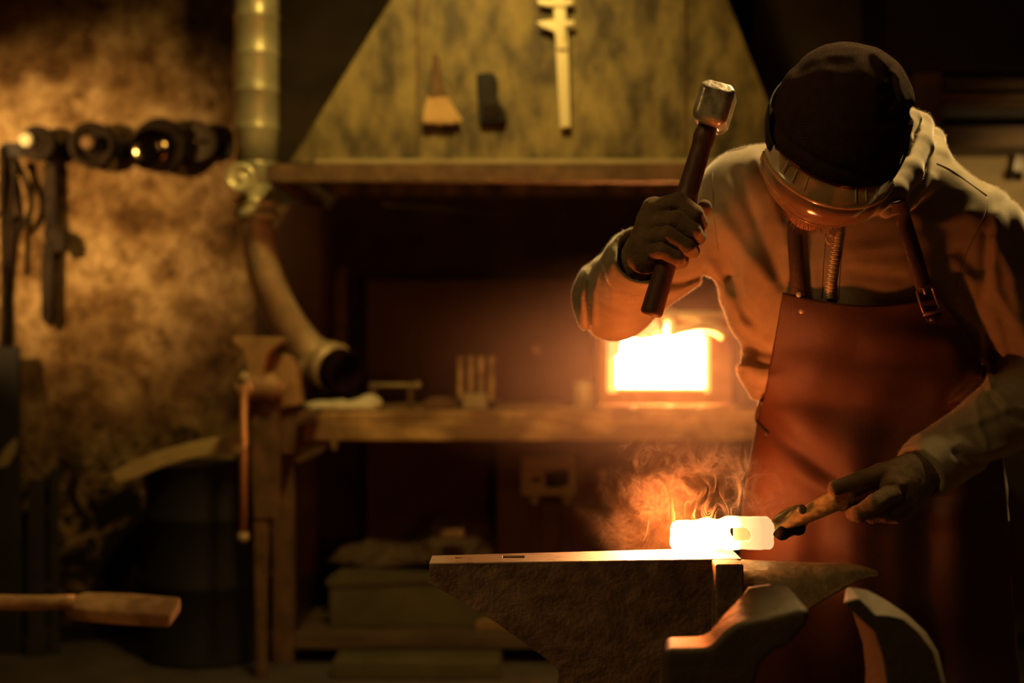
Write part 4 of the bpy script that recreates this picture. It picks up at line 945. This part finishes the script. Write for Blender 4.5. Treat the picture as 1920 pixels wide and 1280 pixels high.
def hoodie(G, hollow=True, folds=True):
    d = torso(G, .004, None, zHem)
    X, Y, Z = G
    # round the shoulders over
    d = smax(d, Z-(zTop+.06), .05)
    neck = Bp(1610, 300, 2.86)
    d = smin(d, cap(G, Bp(1560, 322, 2.88), SH_R+Vector((-.01, 0, .006)), .082, .074), .05)
    d = smin(d, cap(G, Bp(1690, 340, 2.86), SH_L+Vector((-.005, 0, -.004)), .092, .084), .05)
    d = smin(d, cap(G, SH_R, EL_R, .086, .075), .035)
    d = smin(d, cap(G, SH_L, EL_L, .086, .074), .03)
    fr = cap(G, EL_R, WR_R, .076, .056); d = smin(d, fr, .035)
    fl_ = cap(G, EL_L, WR_L, .074, .0545); d = smin(d, fl_, .03)
    # hem roll
    d = smin(d, np.maximum(np.abs(Z-(zHem+.03))-.03, torso(G, .012)), .012)
    # bloused waist
    bl = P(0, 702, 2.88).z
    d = d-.005*np.exp(-((Z-bl)/.030)**2)*(Z > zHem)
    # hood bunched round the neck
    h1 = caps(G, [Bp(1680, 226, 2.90), Bp(1722, 238, 2.82), Bp(1724, 276, 2.75), Bp(1704, 322, 2.68), Bp(1676, 358, 2.64), Bp(1640, 384, 2.62), Bp(1600, 408, 2.65)], [.020, .024, .026, .025, .020, .015, .012], .01)
    h2 = caps(G, [Bp(1680, 240, 2.94), Bp(1748, 264, 2.88), Bp(1756, 300, 2.82), Bp(1735, 340, 2.76), Bp(1700, 372, 2.71), Bp(1660, 396, 2.69)], [.02, .022, .023, .022, .019, .012], .01)
    h3 = caps(G, [Bp(1690, 206, 2.84), Bp(1712, 222, 2.76), Bp(1694, 262, 2.70), Bp(1676, 310, 2.66)], [.010, .013, .015, .012], .01)
    hl = caps(G, [Bp(1500, 268, 2.93), Bp(1466, 280, 2.88), Bp(1466, 320, 2.84), Bp(1490, 372, 2.80), Bp(1520, 400, 2.78)], [.03, .018, .016, .014, .010], .01)
    back = ell(G, Bp(1620, 285, 2.92), (.125, .07, .075))
    hood = smin(smin(h1, h2, .007), smin(h3, hl, .006), .006); hood = smin(hood, back, .02)
    d = smin(d, hood, .010)
    if hollow:   # the head and neck sit inside the collar
        d = smax(d, -ell(G, HC+Vector((.01, .03, .0)), (.104, .118, .128)), .012)
        for E, W_, r in ((EL_R, WR_R, .051), (EL_L, WR_L, .043)):
            ax = (W_-E).normalized()
            x_, y_, z_ = X-W_.x, Y-W_.y, Z-W_.z; t = x_*ax.x+y_*ax.y+z_*ax.z
            cutp = t-.006
            near = cap(G, W_-ax*.04, W_+ax*.09, .085)
            d = np.where(near < 0, smax(d, cutp, .006), d)
            d = smax(d, -cap(G, W_-ax*.030, W_+ax*.06, r*.96, r), .006)
            # cuff seam
            d = d+.0015*np.exp(-((t+.052)/.004)**2)*(cap(G, W_-ax*.08, W_, .085) < 0)-.003*np.exp(-((t+.028)/.02)**2)*(cap(G, W_-ax*.08, W_, .085) < 0)
    if folds:
        qx, qy = topx(G); near = (np.abs(d) < .03)
        if hasattr(near, 'shape') and near.size > 5000:
            i = np.nonzero(near); qx = np.broadcast_to(qx, d.shape)[i]; qy = np.broadcast_to(qy, d.shape)[i]; yy = np.broadcast_to(Y, d.shape)[i]; dd = np.zeros(len(qx), np.float32)
            Gi = (np.broadcast_to(X, d.shape)[i], yy, np.broadcast_to(Z, d.shape)[i])
            for pts, w_, h_ in FOLDS: dd += h_*np.exp(-(polyd(qx, qy, pts)/w_)**2)
            front = np.clip(((3.02+DY)-yy)/.08, 0, 1)
            dd = dd*front+.0035*snoise(Gi, 16, 1)+.0018*snoise(Gi, 38, 7)
            d = d.copy(); d[i] -= dd
        else:
            dd = 0
            for pts, w_, h_ in FOLDS: dd = dd+h_*np.exp(-(polyd(qx, qy, pts)/w_)**2)
            d = d-dd-.0035*snoise(G, 16, 1)-.0018*snoise(G, 38, 7)
    return d
def frontY(x, z, fn=hoodie, y0=2.35, y1=3.0, n=220):
    ys = np.linspace(y0, y1, n, dtype=np.float32); d = fn((np.full(n, x, np.float32), ys, np.full(n, z, np.float32)))
    i = np.argmax(d < 0)
    if not (d < 0).any(): return None
    if i == 0: return y0
    t = d[i-1]/(d[i-1]-d[i]); return float(ys[i-1]+(ys[i]-ys[i-1])*t)
def onfront(px, py, fn=hoodie, off=0, Yg=2.75, none=False):
    Y = Yg
    for _ in range(4):
        q = P(px, py, Y); y = frontY(q.x, q.z, fn)
        if y is None:
            if none: return None
            break
        Y = y
    return P(px, py, Y-off)

# --- body: head, neck, trunk, arms, hands and legs in one surface ---
GR = dict(  # gloved right hand round the hammer handle, thumb last; points and radii
    fingers=[([Bp(1235, 388, 2.655), Bp(1272, 376, 2.625), Bp(1304, 400, 2.612), Bp(1312, 418, 2.64), Bp(1292, 418, 2.68)], [.0155, .0145, .0138, .0135, .012]),
             ([Bp(1224, 416, 2.655), Bp(1266, 410, 2.615), Bp(1300, 432, 2.610), Bp(1309, 444, 2.645), Bp(1286, 445, 2.68)], [.0155, .0145, .0135, .013, .012]),
             ([Bp(1216, 444, 2.655), Bp(1252, 440, 2.615), Bp(1288, 462, 2.612), Bp(1297, 470, 2.645), Bp(1276, 472, 2.68)], [.015, .0135, .013, .0125, .0115]),
             ([Bp(1212, 472, 2.66), Bp(1242, 470, 2.620), Bp(1270, 484, 2.620), Bp(1278, 490, 2.645), Bp(1262, 494, 2.672)], [.014, .013, .012, .0115, .0105]),
             ([Bp(1225, 440, 2.69), Bp(1268, 425, 2.705), Bp(1302, 410, 2.69), Bp(1321, 388, 2.672)], [.019, .0165, .0148, .0125])],
    palm=[([WR_R+Vector((-.01, .05, -.03)), WR_R, Bp(1212, 462, 2.68)], [.032, .034, .034]), ([Bp(1210, 470, 2.675), Bp(1228, 395, 2.665)], [.026, .025]), ([Bp(1213, 482, 2.67), Bp(1222, 420, 2.66)], [.025, .027]), ([Bp(1208, 476, 2.69), Bp(1235, 420, 2.69)], [.026, .024])])
GL = dict(
    fingers=[([Bp(1672, 925, 2.585), Bp(1640, 944, 2.560), Bp(1612, 962, 2.570), Bp(1600, 962, 2.600), Bp(1618, 948, 2.625)], [.0165, .0155, .014, .013, .012]),
             ([Bp(1690, 936, 2.600), Bp(1662, 960, 2.580), Bp(1636, 966, 2.595), Bp(1630, 958, 2.625), Bp(1645, 940, 2.635)], [.0165, .0155, .0135, .0125, .0115]),
             ([Bp(1706, 940, 2.615), Bp(1684, 964, 2.600), Bp(1660, 966, 2.615), Bp(1655, 955, 2.635), Bp(1668, 938, 2.645)], [.016, .0145, .013, .012, .011]),
             ([Bp(1718, 938, 2.63), Bp(1702, 958, 2.62), Bp(1684, 960, 2.635), Bp(1680, 946, 2.65)], [.015, .013, .012, .011]),
             ([Bp(1690, 886, 2.625), Bp(1650, 888, 2.610), Bp(1608, 902, 2.590), Bp(1566, 915, 2.575)], [.020, .0175, .0155, .0125])],
    palm=[([WR_L+Vector((.04, .02, .03)), WR_L, Bp(1690, 900, 2.63)], [.034, .036, .034]), ([Bp(1706, 905, 2.63), Bp(1672, 912, 2.60)], [.032, .024]), ([Bp(1712, 915, 2.635), Bp(1700, 930, 2.62)], [.030, .026]), ([Bp(1700, 882, 2.63), Bp(1664, 888, 2.615)], [.026, .020])])
def hand(G, H, k=1.0, sub=0):
    d = None
    for pts, r in H['palm']:
        e = caps(G, pts, [q*k-sub for q in r], .01); d = e if d is None else smin(d, e, .014)
    for i, (pts, r) in enumerate(H['fingers']):
        e = caps(G, pts, [q*k-sub for q in r], .003)
        base = cap(G, pts[0], pts[1], (r[0]*k-sub)*1.02, (r[1]*k-sub)*.9)
        d = smin(d, e, .0025)
    return d
def face(G):
    d = ell(G, HC+u_*.008-f_*.004, (.078, .097, .110), HR)
    d = smin(d, ell(G, Hd(0, .028, -.052), (.058, .062, .066), HR), .04)       # jaw
    d = smin(d, ell(G, Hd(0, .074, -.096), (.024, .020, .018), HR), .025)      # chin
    d = smin(d, cap(G, Hd(0, .094, .012), Hd(0, .118, -.026), .009, .014), .014)  # nose
    for s in (-1, 1):
        d = smin(d, ell(G, Hd(s*.012, .103, -.030), (.009, .010, .007), HR), .006)
        d = smin(d, cap(G, Hd(s*.012, .098, .020), Hd(s*.044, .084, .018), .009, .007), .012)  # brow
        d = smax(d, -ell(G, Hd(s*.032, .103, .000), (.017, .012, .012), HR), .010)          # eye socket
        d = smin(d, ell(G, Hd(s*.032, .079, .000), (.0125, .0125, .0115), HR), .003)        # eyeball
        d = smin(d, ell(G, Hd(s*.044, .070, -.030), (.022, .018, .018), HR), .02)           # cheek
        ear = ell(G, Hd(s*.082, -.012, -.008), (.010, .021, .034), HR); ear = smax(ear, -ell(G, Hd(s*.091, -.006, -.006), (.007, .010, .018), HR), .004); d = smin(d, ear, .006)
    d = smin(d, cap(G, Hd(-.018, .092, -.060), Hd(.018, .092, -.060), .0065), .008)
    d = smin(d, cap(G, Hd(-.015, .090, -.070), Hd(.015, .090, -.070), .007), .006)
    d = smax(d, -cap(G, Hd(-.022, .101, -.0648), Hd(.022, .101, -.0648), .0022), .003)
    return d
HIP = Bp(1648, 905, 3.02)
def body(G):
    d = face(G)
    d = smin(d, cap(G, Hd(0, -.025, -.05), Bp(1612, 330, 2.88), .058, .066), .03)
    d = smin(d, torso(G, -.028, P(0, 330, 2.8).z, P(0, 1000, 2.9).z), .05)
    for S_, E, W_ in ((SH_R, EL_R, WR_R), (SH_L, EL_L, WR_L)):
        d = smin(d, cap(G, S_, E, .056, .044), .03); d = smin(d, cap(G, E, W_, .044, .029), .015)
    d = smin(d, hand(G, GR, 1, .0025), .008); d = smin(d, hand(G, GL, 1, .0025), .008)
    for s in (-1, 1):
        hp = HIP+Vector((s*.10, 0, 0)); kn = Vector((hp.x+s*.035, hp.y-.06, .50)); an = Vector((hp.x+s*.06, hp.y+.02, .10))
        d = smin(d, caps(G, [hp, kn, an], [.092, .062, .042], .02), .03)
        d = smin(d, cap(G, an-Vector((0, 0, .045)), an+Vector((s*.02, -.17, -.062)), .040, .034), .02)
    return d
T0 = (HIP.x-.62, 2.30, .0); T1 = (1.24, 3.16, 1.72)
man = field('person', body, T0, T1, .006, M['skin'], smooth=1)
tag(man, 'smith in hoodie, dark beanie and goggles leaning over the anvil with raised hammer', 'person')

# --- clothing ---
hd = field('hoodie', hoodie, (.08, 2.42, .92), (1.26, 3.14, 1.68), .0042, M['hoodie'], man, smooth=1)
for nm, H, lab in (('glove', GR, 'knitted glove closed round the hammer handle'), ('glove', GL, 'knitted glove holding the tongs, thumb along the top')):
    allp = [p for pts, r in H['palm']+H['fingers'] for p in pts]
    lo, hi2 = bb(allp, .045)
    def g(G, H=H):
        d = hand(G, H, 1.0, -.0008)
        return d+.0006*snoise(G, 240, 3)+.0009*snoise(G, 90, 5)
    o = field(nm, g, lo, hi2, .0019, M['glove'], man, smooth=1); o['label'] = lab
def trousers(G):
    d = torso(G, -.012, P(0, 752, 2.9).z, P(0, 985, 2.9).z)
    for s in (-1, 1):
        hp = HIP+Vector((s*.105, 0, -.02)); kn = Vector((hp.x+s*.035, hp.y-.06, .50)); an = Vector((hp.x+s*.06, hp.y+.02, .10))
        d = smin(d, caps(G, [hp, kn, an], [.118, .092, .078], .03), .04)
    d = d+.005*snoise(G, 22, 4)
    return smax(d, .07-G[2], .004)
field('trousers', trousers, (HIP.x-.36, 2.6, .05), (HIP.x+.36, 3.2, 1.10), .008, M['trouser'], man, smooth=1)
for s in (-1, 1):
    an = Vector((HIP.x+s*.165, HIP.y+.02, .10))
    def boot(G, s=s, an=an):
        d = cap(G, an+Vector((0, 0, .06)), an-Vector((0, 0, .04)), .058, .055)
        d = smin(d, cap(G, an+Vector((0, 0, -.045)), an+Vector((s*.02, -.17, -.05)), .052, .045), .03)
        return smax(d, .003-G[2], .006)
    field('boot', boot, (an.x-.1, an.y-.26, -.01), (an.x+.12, an.y+.09, .26), .006, M['strap'], man, smooth=1)

# --- apron: a leather sheet that lies over the chest and hangs down ---
LB = [(545, 1468), (600, 1459), (650, 1450), (700, 1441), (745, 1433), (768, 1425), (800, 1419), (850, 1408), (900, 1399), (960, 1391), (1040, 1388), (1300, 1386), (1450, 1384)]
RB = [(545, 1752), (600, 1795), (650, 1822), (700, 1842), (745, 1856), (768, 1860), (800, 1868), (850, 1876), (900, 1882), (960, 1888), (1040, 1893), (1300, 1912), (1450, 1925)]
lbx = lambda y: float(np.interp(y, *zip(*LB))); rbx = lambda y: float(np.interp(y, *zip(*RB)))
def topline(u): return 548+22*math.sin(u*math.pi*.95)+4*u
def ap_xy(u, v):
    yb = 1440; yt = topline(u); y = yt+(yb-yt)*v
    return lbx(y)+(rbx(y)-lbx(y))*u, y
def ap_pt(u, v, off=.020):
    x, y = ap_xy(u, v); Y = 2.75
    for _ in range(3):
        q = P(x, y, Y); z = q.z
        cx, rx, cy, ry = (np.interp(z, _zt, a_) for a_ in (_cx, _rx, _cy, _ry))
        rx = rx+off; ry = ry+off; k = min(abs((q.x-cx)/rx), .9985)
        Y = cy-ry*(1-k**2.3)**(1/2.3)
    low = 1/(1+math.exp(-(y-880)/40))
    bulge = 0
    # belly pouch over the waist crease
    yc = 770+150*min(max((x-1430)/190, 0), 1)**.8
    dy = y-yc
    bulge += .016*math.exp(-((dy+46)/50)**2)-.010*math.exp(-((dy-10)/15)**2)+.008*math.exp(-((dy-44)/22)**2)
    bulge += .006*math.exp(-(polyd(x, y, [(1500, 880), (1560, 930), (1640, 985)])/22)**2)
    bulge -= .005*math.exp(-(polyd(x, y, [(1640, 690), (1700, 668), (1760, 660)])/14)**2)
    bulge += .007*math.exp(-(polyd(x, y, [(1640, 640), (1700, 630), (1780, 640)])/26)**2)
    bulge += .008*math.exp(-(polyd(x, y, [(1760, 740), (1800, 720), (1850, 730)])/24)**2)
    bulge += low*(.014*math.sin(u*15+1.0+.4*math.sin(v*6))+.007*math.sin(u*31+v*3))*(.4+.6*math.sin(math.pi*u))
    bulge += .0025*math.sin(x*.045+y*.021)+.002*math.sin(x*.02-y*.06)
    return P(x, y, Y-bulge-.004*0)
nu, nv = 90, 190
vs = [ap_pt(i/nu, j/nv) for j in range(nv+1) for i in range(nu+1)]
fs = [(j*(nu+1)+i, j*(nu+1)+i+1, (j+1)*(nu+1)+i+1, (j+1)*(nu+1)+i) for j in range(nv) for i in range(nu)]
# keep the sheet in front of the hoodie
for k_ in range((nu+1)*100):
    v = vs[k_]; x, y = (v.x/v.y*F+960), 640-(v.z-CAM_H)/v.y*F
    if y > 760: continue
    if k_ % 1 == 0:
        yy = frontY(v.x, v.z, n=90, y0=v.y-.06, y1=v.y+.03)
        if yy is not None and v.y > yy-.005: vs[k_] = P(x, y, yy-.006)
# smooth out jumps
A_ = np.array([tuple(v) for v in vs]).reshape(nv+1, nu+1, 3)
for _ in range(12):
    B_ = A_.copy(); B_[1:-1, 1:-1] = (A_[1:-1, 1:-1]*2+A_[:-2, 1:-1]+A_[2:, 1:-1]+A_[1:-1, :-2]+A_[1:-1, 2:])/6; A_[:, :, 1] = B_[:, :, 1]
vs = [Vector(p) for p in A_.reshape(-1, 3)]
apron = build('apron', vs, fs, M['leather'], man, smooth=True, solid=.0035)
apron['label'] = 'reddish brown leather bib apron'
def apf(px, py, off=.004):
    """nearest apron point to a picture point"""
    v = A_.reshape(-1, 3); qx = v[:, 0]/v[:, 1]*F+960; qy = 640-(v[:, 2]-CAM_H)/v[:, 1]*F
    i = np.argmin((qx-px)**2+(qy-py)**2); return P(px, py, v[i, 1]-off)
# waist edge roll at the apron's left side
MB().tube(catmull([apf(1430, 752, -.004), apf(1424, 765, -.004), apf(1421, 785, -.004), apf(1428, 800, .0), apf(1440, 815, .002)], 5), [.006]*21, 10).o('apron_tie', M['strap'], apron, smooth=True)

def ribbon(name, cl, wpx, m, parent, off=.004, on=None, thick=.003, n=26):
    """strip along picture points cl, lying on the hoodie"""
    c = catmull([Vector((x, y, 0)) for x, y in cl], 10); vs = []; k = len(c)
    for i, p in enumerate(c):
        d = (c[min(i+1, k-1)]-c[max(i-1, 0)]).normalized(); nrm = Vector((-d.y, d.x, 0)); w = wpx[0]+(wpx[1]-wpx[0])*i/(k-1)
        for e in (-.5, 0, .5):
            q = p+nrm*w*e; vs.append(q)
    pts = [onfront(q.x, q.y, off=off) for q in vs]
    ys = np.array([p.y for p in pts]).reshape(-1, 3)
    ys[:] = ys.min(axis=1)[:, None]*.7+ys*.3
    for _ in range(4): ys[1:-1] = (ys[:-2]+ys[1:-1]+ys[2:])/3
    pts = [P(q.x, q.y, float(y)) for q, y in zip(vs, ys.ravel())]
    fs = [(i*3+j, i*3+j+1, i*3+4+j, i*3+3+j) for i in range(k-1) for j in (0, 1)]
    return build(name, pts, fs, m, parent, smooth=True, solid=thick), pts
ls, _ = ribbon('strap', [(1490, 392), (1490, 440), (1494, 500), (1501, 588)], (26, 30), M['strap'], man, off=.012); ls['label'] = 'riveted leather apron strap'
rs_, _ = ribbon('strap', [(1684, 378), (1694, 415), (1713, 475), (1734, 545)], (32, 30), M['strap'], man, off=.012); rs_['label'] = 'buckled leather apron strap'
for x, y in ((1498, 552), (1503, 583)):
    q = onfront(x, y, off=.017); MB().lathe(q, (0, -1, -.1), [(0, .0055), (.002, .005), (.0035, .002)], 16).o('rivet', M['brass'], ls, smooth=True)
bk = [(1717, 543), (1746, 534), (1762, 580), (1733, 590)]
q0 = apf(1740, 562, .012)
bkp = [P(x, y, q0.y) for x, y in bk]; loop = []
for i in range(4):
    a, b = bkp[i], bkp[(i+1) % 4]; loop += [a*.88+b*.12, a*.5+b*.5, a*.12+b*.88]
MB().tube(loop+loop[:2], .0026, 8).o('buckle', M['chrome'], rs_, smooth=True)
MB().tube([P(1731, 540, q0.y-.003), P(1735, 552, q0.y-.004)], .0022, 8).o('buckle_pin', M['brass'], rs_, smooth=True)
tabm = MB().ruled([P(x, y, q0.y+.004) for x, y in ((1729, 574), (1762, 572), (1766, 592), (1756, 606), (1742, 606), (1734, 596))], [P(x, y, q0.y+.008) for x, y in ((1729, 574), (1762, 572), (1766, 592), (1756, 606), (1742, 606), (1734, 596))])
tabm.o('strap_tab', M['strap'], rs_, bevel=.002)
MB().tube([P(1731, 590, q0.y-.001), P(1764, 581, q0.y-.001)], .0035, 8).o('keeper_loop', M['chrome'], rs_, smooth=True)
MB().lathe(P(1747, 598, q0.y+.002), (0, -1, 0), [(0, .005), (.002, .0045), (.003, .002)], 14).o('rivet', M['chrome'], rs_, smooth=True)

# --- zip ---
zl = [(1571, 424), (1569, 450), (1563, 490), (1557, 530), (1556, 562)]
zt_, zp = ribbon('zip', zl, (20, 20), M['seam'], hd, off=.003, thick=.002)
c = catmull([Vector((x, y, 0)) for x, y in zl], 10); mb = MB()
ycol = [zp[i*3+1].y for i in range(len(c))]
for i in range(len(c)-1):
    for j in range(1):
        p = c[i]; sgn = 1 if i % 2 else -1
        a = P(p.x-6+sgn, p.y-1.4, ycol[i]-.0022); b = P(p.x+6+sgn, p.y-.4, ycol[i]-.0022); mb.tube([a, b], .0019, 6)
mb.o('zip_teeth', M['brass'], zt_, smooth=True)
q = P(1560, 436, ycol[4]-.006)
MB().box(q.x-.006, q.x+.006, q.y-.004, q.y+.004, q.z-.008, q.z+.006).o('zip_slider', M['brass'], zt_, bevel=.002)
lp = [P(1556+math.cos(a)*6.5-(a > math.pi)*0, 448+math.sin(a)*9, q.y-.004) for a in [i*math.pi/8 for i in range(17)]]
MB().tube(lp+[lp[1]], .0017, 6).o('zip_pull', M['brass'], zt_, smooth=True)
# --- stitched seams on the hoodie ---
def seam(cl, r=.0013):
    c = catmull([Vector((x, y, 0)) for x, y in cl], 8); c = [q for q in c if onfront(q.x, q.y, none=True) is not None]; pts = [onfront(q.x, q.y, off=.0002) for q in c]
    ys = np.array([p.y for p in pts])
    for _ in range(2): ys[1:-1] = (ys[:-2]+ys[1:-1]+ys[2:])/3
    MB().tube([P(q.x, q.y, float(y)) for q, y in zip(c, ys)], r, 6).o('seam', M['seam'], hd, smooth=True)
seam([(1345, 291), (1372, 283), (1400, 276), (1425, 262)])
seam([(1336, 300), (1336, 350), (1340, 420), (1346, 470)])
seam([(1756, 306), (1785, 320), (1820, 345), (1850, 366)], .0015)
seam([(1851, 370), (1848, 400), (1828, 440), (1805, 490), (1793, 540)])
seam([(1548, 440), (1543, 500), (1540, 556)]); seam([(1580, 440), (1575, 500), (1571, 560)])
# --- beard ---
def beardbase(G):
    d = ell(G, Hd(0, .040, -.062), (.060, .058, .060), HR); d = smin(d, ell(G, Hd(0, .074, -.100), (.032, .026, .022), HR), .02)
    d = smax(d, -ell(G, Hd(0, .105, -.060), (.030, .022, .022), HR), .01)
    return smax(d, (G[0]-Hd(0, 0, -.028).x)*u_.x+(G[1]-Hd(0, 0, -.028).y)*u_.y+(G[2]-Hd(0, 0, -.028).z)*u_.z, .02)
lo, hi2 = bb([Hd(0, .04, -.06)], .11)
bd = field('beard', beardbase, lo, hi2, .003, M['hair'], man, smooth=1)
mb = MB(); vv = [v.co.copy() for v in bd.data.vertices]; nn = [v.normal.copy() for v in bd.data.vertices]
idx = [i for i in range(len(vv)) if nn[i].y < .35]
for i in R.sample(idx, min(1500, len(idx))):
    n = nn[i]; p = vv[i]; g = (n+Vector((R.uniform(-.5, .5), R.uniform(-.5, .5), R.uniform(-.9, .1)))).normalized(); L_ = R.uniform(.004, .009)
    mb.tube([p-n*.002, p+g*L_*.6, p+g*L_+Vector((0, 0, -.003))], [.0004, .0003, .0001], 4, cap=False)
mb.o('beard_hairs', M['hair'], bd)
# --- beanie ---
def beanie(G):
    d = ell(G, Hd(.004, -.004, .028), (.116, .126, .124), HR)
    d = smin(d, ell(G, Hd(.020, -.060, .075), (.094, .086, .085), HR), .06)
    d = smin(d, ell(G, Hd(-.02, -.03, .085), (.080, .080, .082), HR), .05)
    l = local(G, HC, HR)
    cut = .003+.30*l[1]-.05*l[0]
    k = l[2]-cut
    d = d-.0035*np.exp(-((k-.012)/.012)**2)+.0045*np.exp(-((k-.033)/.005)**2)
    d = smax(d, -k, .006)
    d = smax(d, -ell(G, HC+u_*.006-f_*.004, (.084, .103, .116), HR), .002)
    qx, qy = topx(G)
    for pts, w_, h_ in (([(1640, 100), (1680, 140), (1694, 190)], 10, .006), ([(1660, 170), (1690, 200), (1712, 206)], 9, -.008), ([(1655, 225), (1690, 222), (1712, 214)], 9, -.007), ([(1500, 130), (1540, 112), (1590, 118)], 14, -.004), ([(1670, 130), (1675, 180), (1660, 205)], 9, -.006)):
        d = d-h_*np.exp(-(polyd(qx, qy, pts)/w_)**2)
    return d+.0018*snoise(G, 45, 12)
lo, hi2 = bb([Hd(0, -.02, .06)], .22)
bn = field('beanie', beanie, lo, hi2, .0034, M['wool'], man, smooth=1)
bn['label'] = 'dark knitted beanie'
fuzz('wool_fuzz', bn, 60000, .0028, .00025, M['wool'], bn, 3)
fuzz('fleece_fuzz', hd, 420000, .0028, .0003, fibre_mat('fleece_fibre', (.95, .85, .70)), hd, 4, keep=lambda co, no: no[:, 1] > -.30)
# --- goggles ---
gg = bpy.data.objects.new('goggles', None); C.objects.link(gg); gg.location = Hd(0, .13, 0); bpy.context.view_layer.update(); attach(gg, man)
gg['label'] = 'clear yellowed safety goggles'
def clear(name, col, alpha, rough=.12):
    m = mat(name, col, rough, 0, tuple(c*.8 for c in col), 40, .05, 50); b = m.node_tree.nodes['Principled BSDF']; b.inputs['Alpha'].default_value = alpha; _in(b, 'Coat Weight', .5); return m
GLs = clear('yellowed_clear_plastic', (.62, .42, .18), .62, .25); GLl = clear('clear_lens', (.40, .22, .10), .70, .12)
def arc(a, f0, b, u, t): return Hd(a*math.sin(t), f0+(b+.012)*math.cos(t), u-.004)
def sheet(name, rows, m, n=40, tmax=78, thick=.0022, par=gg):
    vs = []; tm = math.radians(tmax)
    for a, f0, b, u, uc in rows:
        for i in range(n+1):
            t = -tm+2*tm*i/n; vs.append(arc(a, f0, b, u-uc*(abs(t)/tm)**2, t))
    fs = [(j*(n+1)+i, j*(n+1)+i+1, (j+1)*(n+1)+i+1, (j+1)*(n+1)+i) for j in range(len(rows)-1) for i in range(n)]
    return build(name, vs, fs, m, par, smooth=True, solid=thick)
top = sheet('top_shield', [(.102, .012, .088, .036, .012), (.108, .022, .096, .040, .012), (.116, .034, .110, .034, .012), (.118, .036, .114, .026, .012)], GLs)
sheet('lens', [(.118, .036, .114, .026, .012), (.117, .035, .116, .006, .006), (.114, .034, .112, -.020, 0), (.106, .03, .106, -.034, -.006)], GLl)
for t in (-46, -34, -22, 24, 34, 46):
    t = math.radians(t); MB().tube([arc(.106, .020, .094, .0425, t), arc(.1155, .034, .109, .036, t)], .0011, 6).o('vent_rib', M['white_cloth'], top, smooth=True)
def edge(name, a, f0, b, u, uc, r, m, tm=78):
    tmx = math.radians(tm); pts = []
    for i in range(41):
        t = -tmx+2*tmx*i/40; pts.append(arc(a, f0, b, u-uc*(abs(t)/tmx)**2, t))
    return MB().tube(pts, r, 8).o(name, m, gg, smooth=True)
edge('upper_rim', .1175, .036, .1125, .030, .012, .0022, GLs); edge('lower_rim', .106, .03, .106, -.034, -.006, .0026, GLs)
for s in (-1, 1):
    t = math.radians(78)*s
    MB().tube([arc(.1175, .036, .1125, .018, t), arc(.117, .035, .116, .0, t), arc(.106, .03, .106, -.028, t)], .0028, 8).o('side_rim', GLs, gg, smooth=True)
    MB().tube(catmull([arc(.104, .014, .088, .028, t), Hd(s*.112, .02, .026), Hd(s*.116, -.01, .024)], 5), [.0050]*11, 8, ell=(1, .6)).o('hinge', M['black'], gg, smooth=True)
    # elastic strap along the hat
    vs = []; 
    for i in range(25):
        a = math.radians(58+i/24*122)
        for h in (-.011, .011): vs.append(Hd(s*(.1215+.003)*math.sin(a), .132*math.cos(a)-.004, .030-.018*(i/24)*0+h+(.02 if i > 2 else .01)*min(i/6, 1)))
    build('elastic_strap', vs, [(2*i, 2*i+1, 2*i+3, 2*i+2) for i in range(24)], M['black'], gg, smooth=True, solid=.003)
# --- the hammer in his hand ---
hm = thing('forging_hammer', 'raised cross peen hammer with polished steel head and dark wooden handle', 'hammer', Bp(1280, 400, 2.65))
ht, hb = Bp(1345, 175, 2.64), Bp(1221, 588, 2.66)
hx_ = (hb-ht).normalized()
def hnd(G):
    pts = [ht+hx_*.0, ht+hx_*.08, ht+hx_*.20, ht+hx_*.30, hb-hx_*.006]
    d = caps(G, pts, [.0150, .0175, .0195, .0185, .0205], .01)
    X, Y, Z = G; t = (X-hb.x)*hx_.x+(Y-hb.y)*hx_.y+(Z-hb.z)*hx_.z
    d = smax(d, t-.004, .006); d2 = (X-ht.x)*hx_.x+(Y-ht.y)*hx_.y+(Z-ht.z)*hx_.z
    return smax(d, -d2-.010, .004)
lo, hi2 = bb([ht, hb], .035)
field('handle', hnd, lo, hi2, .0025, M['handle'], hm, smooth=1)
hc = Bp(1340, 200, 2.64); az = -hx_; ay = Vector((-.10, -1, .25)); ay = (ay-az*ay.dot(az)).normalized(); ax_ = ay.cross(az)
HM = [tuple(ax_), tuple(ay), tuple(az)]
def hhead(G):
    d = rbox(G, hc, (.0315, .060, .0385), .014, HM)
    l = local(G, hc, HM)
    d = smax(d, (np.abs(l[0])+np.abs(l[2])-.060), .004)
    d = smax(d, (l[1]+l[2]*1.15-.084)*.7, .003); d = smax(d, (l[1]-l[0]*1.1-.083)*.7, .003); d = smax(d, (l[1]-l[2]*1.1-.093)*.7, .003)
    d = smin(d, rbox(G, hc-ay*.055, (.017, .03, .034), .01, HM), .02)
    d = smax(d, -rbox(G, hc, (.0135, .019, .06), .006, HM), .003)
    return d+.0003*snoise(G, 300, 1)
lo, hi2 = bb([hc], .085)
MHs = mat('polished_hammer_steel', (.80, .70, .50), .28, .35, (.22, .16, .10), 26, .1, 60, rvar=.3, lo=.42, hi=.6, stretch=(1, 1, .6))
field('hammer_head', hhead, lo, hi2, .0024, MHs, hm, smooth=1)
